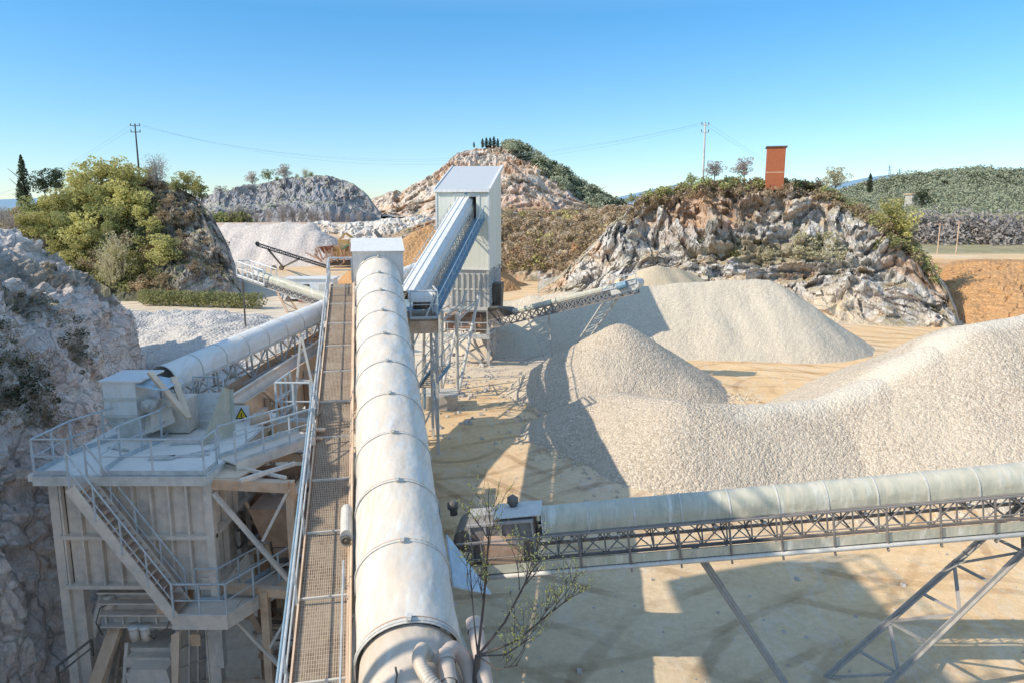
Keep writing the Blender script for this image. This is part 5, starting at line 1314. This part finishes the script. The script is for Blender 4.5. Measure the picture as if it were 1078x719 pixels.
# big shrubs and trees on the left hill, by kind
spec = [  # px, py(base), height m, width factor, kind, mat, type
]
def at(px, py, D=None):
    p = hit(px, py)
    return p if p is not None else W(px, py, D or 110)
gl = {'a': ('round', 'leaf_olive', 'bushy_tree', 'olive-yellow bushy tree in the thicket on the left hill', 'tree', 'olive trees in the thicket on the left hill'),
      'b': ('round', 'leaf_green', 'bushy_tree', 'fresh green bushy tree in the thicket on the left hill', 'tree', 'green trees in the thicket on the left hill'),
      'd': ('twiggy', 'leaf_pale', 'budding_tree', 'pale budding tree with upright twigs on the face of the left hill', 'tree', 'pale budding trees on the left hill'),
      'g': ('twiggy', 'leaf_grey', 'bare_tree', 'grey bare tree among the thicket of the left hill', 'tree', 'bare grey trees on the left hill'),
      's': ('shrub', 'leaf_brown', 'dry_shrub', 'dry brown shrub clinging to the left hill', 'shrub', 'dry shrubs on the left hill'),
      'v': ('shrub', 'leaf_dark', 'dark_shrub', 'dark green shrub on the shaded side of the left hill', 'shrub', 'dark shrubs on the left hill')}
pl_ = [(95, 212, 5.5, 'a'), (108, 215, 6.2, 'a'), (121, 208, 5.6, 'a'), (132, 212, 5.2, 'a'), (84, 218, 5, 'a'), (140, 220, 6.0, 'a'), (128, 232, 5.5, 'a'), (112, 235, 5.6, 'b'), (98, 240, 5.5, 'a'), (80, 238, 5.2, 'b'), (66, 232, 4.4, 'a'), (52, 236, 4.2, 'a'), (38, 236, 4.0, 'b'), (150, 235, 4.6, 'a'), (142, 245, 4.5, 'v'), (120, 252, 4.8, 'b'), (90, 262, 5, 'a'), (70, 258, 4.8, 'b'), (50, 258, 4.6, 'a'), (30, 256, 4.4, 'a'), (15, 250, 4.0, 'g'), (5, 240, 3.6, 'g'), (-8, 238, 4, 'g'), (22, 240, 3.4, 's'), (110, 272, 4.8, 'b'), (84, 282, 4.6, 'a'), (62, 282, 4.6, 'a'), (44, 276, 4.2, 'g'), (130, 295, 7.0, 'd'), (118, 300, 6.2, 'd'), (138, 300, 5.0, 'a'), (102, 300, 4.2, 'g'), (75, 298, 4, 'g'), (150, 262, 3.2, 'v'), (158, 250, 2.8, 'a'), (155, 280, 4.2, 'a'), (172, 285, 4.8, 'a'), (180, 278, 3.6, 'b'), (160, 300, 3.0, 's'), (175, 305, 2.6, 's'), (148, 308, 3.0, 's'), (150, 215, 2.4, 's'), (165, 212, 2.0, 's'), (180, 216, 1.9, 's'), (172, 230, 2.2, 's'), (188, 235, 1.9, 's'), (166, 245, 2.2, 'v'), (190, 252, 1.6, 's'), (180, 262, 1.8, 'v'), (200, 232, 1.6, 's'), (166, 196, 5.0, 'g'), (158, 194, 2.6, 'a'), (185, 204, 2.4, 'b'), (196, 206, 3.6, 'a'), (206, 210, 3.4, 'a'), (212, 213, 2.6, 'b'), (146, 200, 2.4, 'a'), (160, 270, 2.4, 's'), (196, 270, 1.6, 's'), (205, 285, 1.6, 's'), (130, 262, 3.2, 's'), (100, 285, 3.4, 's'), (56, 300, 4, 's'), (30, 285, 4.2, 'g')]
for i, (px, py, h, k) in enumerate(pl_):
    kd, lm, nm, lb, ct, gr = gl[k]
    p = at(px, py)
    if p.y > 135: p = W(px, py, 112)
    if p.y < 90: p = W(px, py, 104)
    h *= {'a': 1.02, 'b': 1.0, 'v': 1.1, 's': 1.1, 'd': 1.0, 'g': 1.0}[k]
    plant(kd, lm, nm, lb, ct, p-Vector((0, 0, h*.12)), h*1.12, rnd.uniform(.95, 1.25) if kd != 'twiggy' else 1.1, gr, 'bark', i % 2)
p = W(27, 212, 117); plant('cypress', 'leaf_dark', 'cypress_tree', 'tall slim dark cypress rising at the far left skyline', 'tree', p-Vector((0, 0, .3)), 7.4, 1.5, None, 'bark_dark')
p = W(22, 213, 118); plant('cypress', 'leaf_dark', 'cypress_tree', 'short stubby cypress at the foot of the tall slim cypress', 'tree', p-Vector((0, 0, .3)), 3.6, 2.2, None, 'bark_dark')
p = W(48, 212, 117); plant('round', 'leaf_dark', 'pine_tree', 'dark round pine on the left skyline, between cypress and utility pole, leftmost', 'tree', p, 4.6, 1.0, None, 'bark_dark')
p = W(60, 208, 117); plant('round', 'leaf_dark', 'pine_tree', 'larger dark pine touching the olive thicket on the left skyline', 'tree', p, 4.6, 1.2, None, 'bark_dark', 1)
# shrubs at the left hill foot
for px, lb in ((238, 'round grey-green bush at the right end of the clipped hedge'), (228, 'low grey-green bush just above the clipped hedge')):
    p = G(px, 306); plant('shrub', 'leaf_hedge', 'round_bush', lb, 'bush', p, 4.2 if px == 238 else 3, 1.0, None)
# hedge
hd_ = empty('hedge', tuple(G(210, 318)), 'long clipped olive hedge at the foot of the left hill', 'hedge')
b = MB(); random.seed(5)
a0, a1 = G(150, 322), G(274, 326)
for k in range(90):
    p = a0.lerp(a1, k/89); leaves(b, p+Vector((0, random.uniform(-.3, .5), .95+.25*random.random())), (.8, .7, 1.0), 90, .11)
b.build('foliage', M['leaf_hedge'], hd_)
# bare pale trees standing below the terraced hill
for i, (px, py, h) in enumerate([(243, 232, 10), (253, 234, 12), (262, 233, 9), (283, 233, 10), (298, 234, 13), (308, 233, 10), (318, 233, 9), (328, 233, 9), (334, 233, 8), (345, 233, 9), (355, 230, 7), (366, 228, 7), (378, 228, 8), (388, 230, 6), (270, 230, 7)]):
    p = W(px, py, 196); p.z = 8.5
    plant('twiggy', 'leaf_grey', 'bare_tree', 'pinkish bare tree in the row below the terraced quarry hill', 'tree', p, h*.5, 1.0, 'bare trees below the terraced hill', 'bark', i % 2)
b = MB(); random.seed(9)
for k in range(60):
    p = W(random.uniform(205, 262), 231+random.uniform(-2, 3), 197+random.uniform(-2, 2)); leaves(b, p, (2, 1.5, 1.6), 40, .35)
tag(b.build('low_scrub', M['leaf_green']), 'low bright green scrub at the foot of the terraced hill', 'scrub', kind='stuff')
# trees on the terraced hill skyline
for px, py, h, k in ((233, 207, 5, 'g'), (266, 195, 6, 'g'), (283, 191, 5.5, 'b'), (300, 190, 7, 'g'), (322, 188, 5, 'a'), (328, 187, 3, 'b'), (313, 188, 3, 'a'), (292, 192, 3, 'b'), (204, 209, 3.5, 'a'), (246, 201, 2.5, 'a')):
    kd = {'g': 'round', 'b': 'round', 'a': 'twiggy'}[k]; lm = {'g': 'leaf_grey', 'b': 'leaf_green', 'a': 'leaf_pale'}[k]
    plant(kd, lm, 'skyline_tree', {'g': 'small grey leafless tree on the skyline of the terraced hill', 'b': 'small green tree on the skyline of the terraced hill', 'a': 'small wispy budding tree on the skyline of the terraced hill'}[k], 'tree', W(px, py+1, 248)-Vector((0, 0, .5)), h*.85, 1.2, {'g': 'grey skyline trees', 'b': 'green skyline trees', 'a': 'wispy skyline trees'}[k])
# cypresses and pines on the central hill
for px, h in ((508, 8), (512, 9), (516, 9), (520, 10), (499, 5), (524, 8)):
    plant('cypress', 'leaf_dark', 'hilltop_cypress', 'small dark cypress in the clump on top of the central quarry hill', 'tree', W(px, 155.5, 345), h*.5, 2.6, 'cypresses on the central hilltop', 'bark_dark')
def scatter_stuff(name, label, m, n, fn, rad, per, ls, seed):
    random.seed(seed); b = MB()
    for _ in range(n):
        r = fn()
        if r is None: continue
        s = random.uniform(.6, 1.4); leaves(b, r+Vector((0, 0, rad*.4*s)), (rad*s, rad*s, rad*.75*s), per, ls)
    o = b.build(name, m); tag(o, label, 'scrub', kind='stuff'); return o
def on(px0, px1, fy0, fy1, cond=None, Dmin=0, Dmax=1e9):
    def f():
        px = random.uniform(px0, px1); py = random.uniform(fy0(px), fy1(px)); p = hit(px, py)
        if p is None or not (Dmin < p.y < Dmax) or (cond and not cond(px, py, p)): return None
        return p
    return f
def lerp(pts):
    def f(x):
        for a, b in zip(pts, pts[1:]):
            if x <= b[0]: return a[1]+(b[1]-a[1])*max(0, (x-a[0])/(b[0]-a[0]))
        return pts[-1][1]
    return f
sky_c = lerp([(530, 151), (558, 157), (580, 171), (600, 184), (625, 200), (650, 211), (680, 220)])
scatter_stuff('ridge_wood', 'dark green wood along the right ridge of the central hill', M['leaf_far'], 900, on(528, 668, lambda x: sky_c(x)-1.0, lambda x: sky_c(x)+3+min(16, max(0, (x-528)*.3)), None, 240, 400), 1.9, 44, .36, 1)
scatter_stuff('ridge_wood', 'dark pines scattered in the ridge wood of the central hill', M['leaf_dark'], 260, on(540, 668, lambda x: sky_c(x)-.5, lambda x: sky_c(x)+15, None, 240, 400), 1.8, 44, .34, 2)
sky_r = lerp([(870, 206), (905, 195), (940, 187), (985, 181), (1030, 178), (1078, 181), (1100, 183)])
scatter_stuff('hillside_wood', 'bare brownish trees covering the wooded hill at right', M['leaf_far'], 4800, on(868, 1095, lambda x: sky_r(x)-.5, lambda x: 262, None, 200, 480), 1.7, 30, .40, 3)
scatter_stuff('hillside_wood', 'dark evergreen trees scattered over the wooded hill at right', M['leaf_dark'], 800, on(868, 1095, lambda x: sky_r(x), lambda x: 245, lambda px, py, p: noise.noise(p*.02) > -.05, 200, 480), 1.8, 34, .38, 4)
scatter_stuff('hillside_wood', 'pale leafless trees at the foot of the wooded hill', M['leaf_grey'], 200, on(940, 1095, lambda x: 236, lambda x: 262, None, 150, 480), 2.4, 50, .36, 5)
# scrub on the bank and cliffs
scatter_stuff('bank_scrub', 'brown and green scrub covering the red bank behind the tower', M['leaf_brown'], 900, on(500, 665, lambda x: 221, lambda x: 286, None, 110, 150), .75, 26, .18, 6)
scatter_stuff('bank_scrub', 'olive bushes dotted over the red bank behind the tower', M['leaf_olive'], 240, on(515, 660, lambda x: 224, lambda x: 285, lambda px, py, p: noise.noise(p*.12) > .0, 110, 150), .9, 30, .18, 7)
sky_k = lerp([(640, 243), (655, 228), (675, 210), (700, 200), (735, 193), (770, 191), (810, 192), (850, 192), (872, 198), (895, 210), (918, 222), (940, 238), (960, 256), (985, 283)])
scatter_stuff('cliff_top_scrub', 'green and brown scrub along the top edge of the rock cliff', M['leaf_green'], 420, on(680, 985, lambda x: sky_k(x)-1, lambda x: sky_k(x)+7+(9 if x > 890 else 0), None, 60, 110), .55, 34, .13, 8)
scatter_stuff('cliff_top_scrub', 'dry brown scrub on the ledges of the rock cliff', M['leaf_brown'], 620, on(660, 985, lambda x: sky_k(x), lambda x: sky_k(x)+16, None, 60, 110), .5, 30, .12, 9)
scatter_stuff('ledge_scrub', 'pale olive bushes on the middle ledge of the rock cliff', M['leaf_pale'], 260, on(735, 900, lambda x: 248, lambda x: 275, lambda px, py, p: noise.noise(p*.15) > -.1, 60, 110), .5, 34, .12, 10)
scatter_stuff('slope_scrub', 'dark shaded bushes on the near left rock slope', M['leaf_dark'], 200, on(-20, 105, lambda x: 245+x*.3, lambda x: 440, lambda px, py, p: noise.fractal(p*.16+Vector((5, 2, 1)), 1, 2, 4, noise_basis='PERLIN_ORIGINAL') > .05, 5, 60), .24, 60, .04, 11)
scatter_stuff('slope_scrub', 'dry tangled twigs on the near left rock slope', M['leaf_brown'], 700, on(-20, 125, lambda x: 236+x*.5, lambda x: 450, lambda px, py, p: noise.fractal(p*.16+Vector((5, 2, 1)), 1, 2, 4, noise_basis='PERLIN_ORIGINAL') > -.02, 5, 60), .25, 60, .028, 12)
scatter_stuff('hill_undergrowth', 'olive undergrowth between the trees of the left hill', M['leaf_olive'], 520, on(-20, 165, lambda x: 200+abs(x-120)*.25, lambda x: 306, lambda px, py, p: p.y > 90, 90, 125), .95, 46, .12, 21)
scatter_stuff('hill_undergrowth', 'greener undergrowth between the trees of the left hill', M['leaf_green'], 260, on(-20, 165, lambda x: 205+abs(x-120)*.25, lambda x: 306, lambda px, py, p: p.y > 90, 90, 125), .9, 46, .12, 22)
scatter_stuff('hill_undergrowth', 'dry grass and twigs on the bare right shoulder of the left hill', M['leaf_brown'], 420, on(145, 240, lambda x: 195, lambda x: 300, lambda px, py, p: noise.noise(p*.2) > -.15, 90, 125), .6, 30, .09, 23)
# individual trees on the cliff
for px, py, h, k, lm, lb in ((752, 190, 2.6, 'round', 'leaf_grey', 'grey bare shrub just right of the tall utility pole'), (783, 190, 3.0, 'round', 'leaf_grey', 'round bare bush immediately left of the brick tower'), (879, 203, 3.4, 'round', 'leaf_pale', 'small budding tree on the cliff edge right of the brick tower'), (665, 212, 1.6, 'shrub', 'leaf_green', 'bright green bush at the left end of the cliff top'), (938, 246, 4.2, 'round', 'leaf_olive', 'tall olive tree on the right shoulder of the cliff'), (952, 258, 4.0, 'round', 'leaf_olive', 'second olive tree lower on the right shoulder of the cliff'), (935, 262, 2.6, 'shrub', 'leaf_green', 'green bush under the olive trees on the right shoulder of the cliff'), (728, 193, 2.0, 'shrub', 'leaf_green', 'green bush left of the tall utility pole'), (765, 193, 1.6, 'shrub', 'leaf_olive', 'low olive bush between utility pole and brick tower'), (862, 198, 2.0, 'shrub', 'leaf_brown', 'brown bush beside the small budding tree'), (810, 272, 2.2, 'shrub', 'leaf_pale', 'pale bush on the middle ledge of the cliff, below the brick tower'), (778, 270, 2.2, 'shrub', 'leaf_hedge', 'wide grey-green bush on the middle ledge of the cliff')):
    p = at(px, py, 96)
    if p.y > 112: p = W(px, py, 97)
    plant(k, lm, 'cliff_bush' if k == 'shrub' else 'cliff_tree', lb, 'bush' if k == 'shrub' else 'tree', p-Vector((0, 0, .2)), h, 1.25)
plant('round', 'leaf_dark', 'evergreen_tree', 'dark round evergreen beside the small house on the wooded hill', 'tree', W(970, 223, 300), 9, 1.2, None, 'bark_dark')
plant('cypress', 'leaf_dark', 'cypress_tree', 'lone dark cypress on the left shoulder of the wooded hill', 'tree', W(915, 202, 330), 8, 2.2, None, 'bark_dark')
# foreground leafless tree with buds
ft_ = empty('bare_tree', (-.9, 12.6, 0), 'leafless dark tree with yellow-green buds, rising beside the main conveyor', 'tree')
random.seed(21); tk = MB(); bud = MB()
def grow(p, d, L, r, depth):
    pts = [p]; q = p; dd = d.copy(); k = 5
    for i in range(k):
        dd = (dd+Vector((random.gauss(0, .10), random.gauss(0, .10), .10))).normalized(); q = q+dd*L/k; pts.append(q)
    tk.tube(pts, [.75*r*(1-.55*i/k) for i in range(k+1)], 6 if r > .012 else 4)
    if depth == 0 or r < .006:
        for _ in range(6):
            leaves(bud, pts[random.randint(1, k)].lerp(pts[random.randint(1, k)], .5), (.02, .02, .02), 1, .015)
        return
    n = 3 if depth > 2 else 4
    for i in range(n):
        t = random.uniform(.35, 1); b = pts[min(k, int(t*k))]
        side = Vector((random.gauss(.0, 1), random.gauss(0, 1), random.uniform(.0, .5))).normalized()
        grow(b, (dd*.75+side*.75).normalized(), L*random.uniform(.55, .75), r*random.uniform(.5, .62), depth-1)
B0 = Vector((-.9, 12.6, -.1))
tk.tube([B0, Vector((-.86, 12.6, 1.6)), W(503, 690, 12.5)], [.085, .075, .06], 9)
S0 = W(503, 690, 12.5)
for (ex, ey, D, r) in ((515, 560, 12.6, .032), (560, 600, 12.3, .030), (585, 640, 12.2, .028), (545, 700, 12.0, .022), (495, 600, 12.9, .02), (560, 670, 12.8, .02)):
    e = W(ex, ey, D); mid = S0.lerp(e, .5)+Vector((0, 0, -.18))
    tk.tube([S0, mid, e], [r*.9, r*.7, r*.5], 7)
    d = (e-mid).normalized()
    for _ in range(4):
        o = S0.lerp(e, random.uniform(.35, 1)) if _ < 1 else mid.lerp(e, random.uniform(.3, 1))
        grow(o, (d+Vector((random.gauss(0, .45), random.gauss(0, .45), random.uniform(.2, .8)))).normalized(), random.uniform(.6, 1.05), r*.5, 2)
tk.build('trunk', M['bark_dark'], ft_); bud.build('buds', M['bud'], ft_)

pp = [hit(px, py) for px, py in ((213, 226), (219, 240), (225, 252), (229, 268), (231, 284), (233, 296))]
pp = [p-Vector((0, .35, -.1)) for p in pp if p is not None and 90 < p.y < 125]
if len(pp) > 2: tag(MB().tube(pp, .22, 8).build('drain_pipe', M['darkm']), 'black drain pipe running down the right shoulder of the left hill', 'pipe')
# ------------------------------------------------------------------ poles, wires, brick tower, hut, vehicles
def pole(px, y0, y1, D, label, arm=1.2, m='galv', r=.16, arms=((.0, 1), (.9, 1)), dx=0, group=None):
    a = W(px, y0, D); b = W(px+dx, y1, D); a.x = b.x if dx == 0 else a.x
    o = empty('utility_pole', tuple(a), label, 'pole', group)
    MB().tube([a-Vector((0, 0, 1)), b], [r, r*.6], 8).build('shaft', M[m], o)
    ar = MB(); ins = MB()
    for dz, s in arms:
        c = b-Vector((0, 0, .25+dz)); ar.bar(c-Vector((arm*s, 0, 0)), c+Vector((arm*s, 0, 0)), .1)
        for k in (-1, 0, 1): ins.tube([c+Vector((arm*s*k*.9, 0, .05)), c+Vector((arm*s*k*.9, 0, .35))], .06, 6)
    ar.build('cross_arm', M[m], o); ins.build('insulator', M['darkm'], o)
    return b
lp = pole(142, 190, 131, 113, 'dark utility pole with crossarms on top of the left hill', .75, 'bark_dark', .16)
rp_ = pole(742.5, 192, 130, 98, 'tall grey utility pole on the rock cliff, left of the brick tower', .5, 'galv', .17)
pole(990, 272, 235, 122, 'pale wooden pole beyond the orange bank, left one of the pair', .8, 'tan', .12, ((0, 1),))
pole(1010, 272, 233, 120, 'pale wooden pole beyond the orange bank, right one of the pair', .8, 'tan', .12, ((0, 1),), dx=0)
def wire(a, b, sag, r=.012):
    pts = []
    for k in range(25):
        t = k/24; p = Vector(a).lerp(Vector(b), t); p.z -= sag*4*t*(1-t); pts.append(p)
    return pts
pw = MB()
for dx, dz in ((-.6, 0), (0, .1), (.6, 0)): pw.tube(wire(lp+Vector((dx, 0, dz)), rp_+Vector((dx*.7, 0, dz)), 5.2+dx*.6), .009, 4, False)
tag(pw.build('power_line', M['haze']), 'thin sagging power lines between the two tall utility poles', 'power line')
pw = MB()
for dx in (-.4, .4): pw.tube(wire(rp_+Vector((dx, 0, 0)), W(900, 205, 150), 1.5), .010, 4, False)
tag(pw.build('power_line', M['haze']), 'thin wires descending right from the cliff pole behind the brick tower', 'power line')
pw = MB()
for dx in (-.5, .5): pw.tube(wire(lp+Vector((dx, 0, 0)), W(-60, 215, 150), 2.5), .010, 4, False)
tag(pw.build('power_line', M['haze']), 'thin wires descending left from the dark pole on the left hill', 'power line')
for px, y1, lb in ((936.5, 174, 'distant lattice pylon on the hazy ridge, taller left one'), (947, 178, 'distant lattice pylon on the hazy ridge, shorter right one')):
    a = W(px, 188, 900); b = W(px, y1, 900); o = empty('pylon', tuple(a), lb, 'pylon')
    m = MB()
    for s in (-1, 1): m.bar(a+Vector((s*1.6, 0, 0)), b, .45)
    for k in range(4):
        z = a.lerp(b, .2*k+.1); w_ = 1.6*(1-.2*k-.1); m.bar(z-Vector((w_, 0, 0)), z+Vector((w_*.8, 0, 3)), .3)
    m.build('mast', M['haze'], o)
    m = MB(); h_ = (b-a).z
    for f_ in (.62, .82): m.bar(a+Vector((-3.5, 0, h_*f_)), a+Vector((3.5, 0, h_*f_)), .4)
    m.build('cross_arm', M['haze'], o)
# brick tower
def brickmat():
    n = NT('orange_brick', .9, .2); br = n.n('ShaderNodeTexBrick'); n.l(n.pos((1, 1, 1), obj=True), br.inputs['Vector'])
    mp = n.n('ShaderNodeMapping'); mp.inputs['Rotation'].default_value = (R(90), 0, 0); n.l(n.tc.outputs['Object'], mp.inputs[0]); n.l(mp.outputs[0], br.inputs['Vector'])
    br.inputs['Scale'].default_value = 4; br.inputs['Color1'].default_value = (.46, .12, .04, 1); br.inputs['Color2'].default_value = (.36, .085, .035, 1); br.inputs['Mortar'].default_value = (.42, .24, .15, 1)
    n.col(n.mix(n.math('MULTIPLY', n.noise(n.pos(), 1.2, 4), .35), br.outputs['Color'], (.30, .12, .07))); n.bump(br.outputs['Fac'], .3, .01); return n.m
M['brick'] = brickmat()
a = W(815, 192, 95); bz = W(815, 156, 95).z
bt_ = empty('brick_tower', (a.x, a.y, a.z), 'square orange-red brick tower with flat dark cap standing on the cliff', 'tower')
MB().box((a.x, a.y, (a.z+bz)/2-.5), (2.15, 2.6, bz-a.z+1), R(-16)).build('brick_wall', M['brick'], bt_)
MB().box((a.x, a.y, bz+.05), (2.5, 2.95, .14), R(-16)).build('cap', M['darkm'], bt_)
MB().box((a.x, a.y, a.z+(bz-a.z)*.27), (2.17, 2.62, .08), R(-16)).build('band', M['tan'], bt_)
# small house
a = W(963, 221, 330); hs = empty('house', tuple(a), 'small pale house half hidden on the wooded hill', 'house')
MB().box(a+Vector((0, 0, 3)), (6.5, 6, 7)).build('wall', M['concrete'], hs); MB().box(a+Vector((0, 0, 6.7)), (7.5, 7, .5)).build('roof', M['tan'], hs)
mw = MB(); [mw.box(a+Vector((x, -3.05, z)), (1.0, .1, 1.3)) for x in (-1.8, 1.5) for z in (2, 4.8)]; mw.build('window', M['darkm'], hs)
# hut and car beyond the silver conveyor
hp = G(326, 316); 
hut = empty('site_hut', tuple(hp), 'white site hut with dark windows beyond the silver conveyor', 'hut')
MB().box(hp+Vector((0, 1.5, 1.4)), (6.5, 3, 2.8)).build('wall', M['white'], hut); MB().box(hp+Vector((0, 1.5, 2.9)), (6.9, 3.4, .15)).build('roof', M['white'], hut)
for x in (-2.2, -.4): MB().box(hp+Vector((x, -.02, 1.7)), (.9, .06, .9)).build('window', M['darkm'], hut)
MB().box(hp+Vector((1.8, -.02, 1.1)), (.9, .06, 2.1)).build('door', M['galv'], hut)
cp = G(315, 317)
car = empty('parked_car', tuple(cp), 'white car with dark windows parked in front of the site hut', 'car')
def cb_(x, y, z): return cp+Vector((x, y, z))
b = MB(); b.hexa([cb_(-2.1, -.85, .35), cb_(2.1, -.85, .35), cb_(2.1, .85, .35), cb_(-2.1, .85, .35), cb_(-2.05, -.8, .95), cb_(2.0, -.8, .85), cb_(2.0, .8, .85), cb_(-2.05, .8, .95)])
b.hexa([cb_(-1.7, -.75, .95), cb_(1.1, -.75, .9), cb_(1.1, .75, .9), cb_(-1.7, .75, .95), cb_(-1.3, -.62, 1.5), cb_(.4, -.62, 1.5), cb_(.4, .62, 1.5), cb_(-1.3, .62, 1.5)]); b.build('body', M['white'], car)
b = MB(); b.plate(cb_(-1.45, -.77, 1.0), cb_(.75, -.77, 1.0), cb_(.3, -.66, 1.42), cb_(-1.2, -.66, 1.42), .02); b.build('window', M['darkm'], car)
for x in (-1.3, 1.3):
    for y in (-.86, .7): MB().tube([cb_(x, y, .33), cb_(x, y+.18, .33)], .33, 12).build('wheel', M['rubber'], car)
for k, px in enumerate((318, 325)):
    q = G(px, 319.5); o = empty('barrier', tuple(q), ('red and white barrier nearer the parked car', 'red and white barrier nearer the site hut door')[k], 'barrier')
    MB().box(q+Vector((0, 0, .45)), (.9, .35, .7)).build('block', M['redm'], o); MB().box(q+Vector((0, 0, .85)), (.9, .3, .14)).build('top', M['white'], o)
o = empty('ball', (0, 0, 0)) if False else None
# ------------------------------------------------------------------ camera, sky, sun
cam_d = bpy.data.cameras.new('camera'); cam = bpy.data.objects.new('camera', cam_d); COL.objects.link(cam)
cam.location = (0, 0, EYE); cam.rotation_euler = (R(90)-PITCH, 0, 0)
cam_d.sensor_width = 36; cam_d.lens = FOC/1078*36; cam_d.clip_end = 20000; cam_d.clip_start = .1
SC.camera = cam
AZ = R(20); EL = R(36)      # light travels towards +x, a little towards +y
sd = bpy.data.lights.new('sun', 'SUN'); sd.energy = 4.7; sd.angle = R(.5); sd.color = (1, .91, .75)
sun = bpy.data.objects.new('sun', sd); COL.objects.link(sun)
ld = Vector((math.cos(AZ)*math.cos(EL), math.sin(AZ)*math.cos(EL), -math.sin(EL)))
sun.rotation_euler = ld.to_track_quat('-Z', 'Y').to_euler()
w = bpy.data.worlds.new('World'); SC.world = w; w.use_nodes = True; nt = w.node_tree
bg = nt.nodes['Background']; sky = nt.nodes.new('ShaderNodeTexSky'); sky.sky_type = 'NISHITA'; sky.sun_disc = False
sky.sun_elevation = EL
sd_ = -ld; sky.sun_rotation = math.atan2(sd_.x, sd_.y)
sky.altitude = 200; sky.air_density = 1.0; sky.dust_density = .1; sky.ozone_density = 2.0
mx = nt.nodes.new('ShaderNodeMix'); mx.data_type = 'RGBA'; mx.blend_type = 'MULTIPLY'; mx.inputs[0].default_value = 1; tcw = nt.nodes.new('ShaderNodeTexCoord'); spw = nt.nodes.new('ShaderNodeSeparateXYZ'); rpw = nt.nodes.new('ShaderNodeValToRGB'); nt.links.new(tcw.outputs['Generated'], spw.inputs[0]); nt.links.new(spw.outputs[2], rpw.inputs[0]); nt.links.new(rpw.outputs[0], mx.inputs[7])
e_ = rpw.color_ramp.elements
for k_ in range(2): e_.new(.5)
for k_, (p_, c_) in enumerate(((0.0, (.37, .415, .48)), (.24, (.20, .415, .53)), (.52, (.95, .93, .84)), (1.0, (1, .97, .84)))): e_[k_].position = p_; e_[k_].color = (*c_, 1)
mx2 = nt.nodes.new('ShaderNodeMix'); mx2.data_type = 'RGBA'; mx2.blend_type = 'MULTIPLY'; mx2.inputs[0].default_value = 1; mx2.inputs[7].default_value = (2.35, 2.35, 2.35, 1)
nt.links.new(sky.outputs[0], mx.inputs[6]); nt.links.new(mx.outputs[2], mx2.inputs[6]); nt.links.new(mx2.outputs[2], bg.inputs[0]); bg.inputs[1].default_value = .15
SC.view_settings.view_transform = 'Standard'; SC.view_settings.look = 'None'; SC.view_settings.exposure = 0
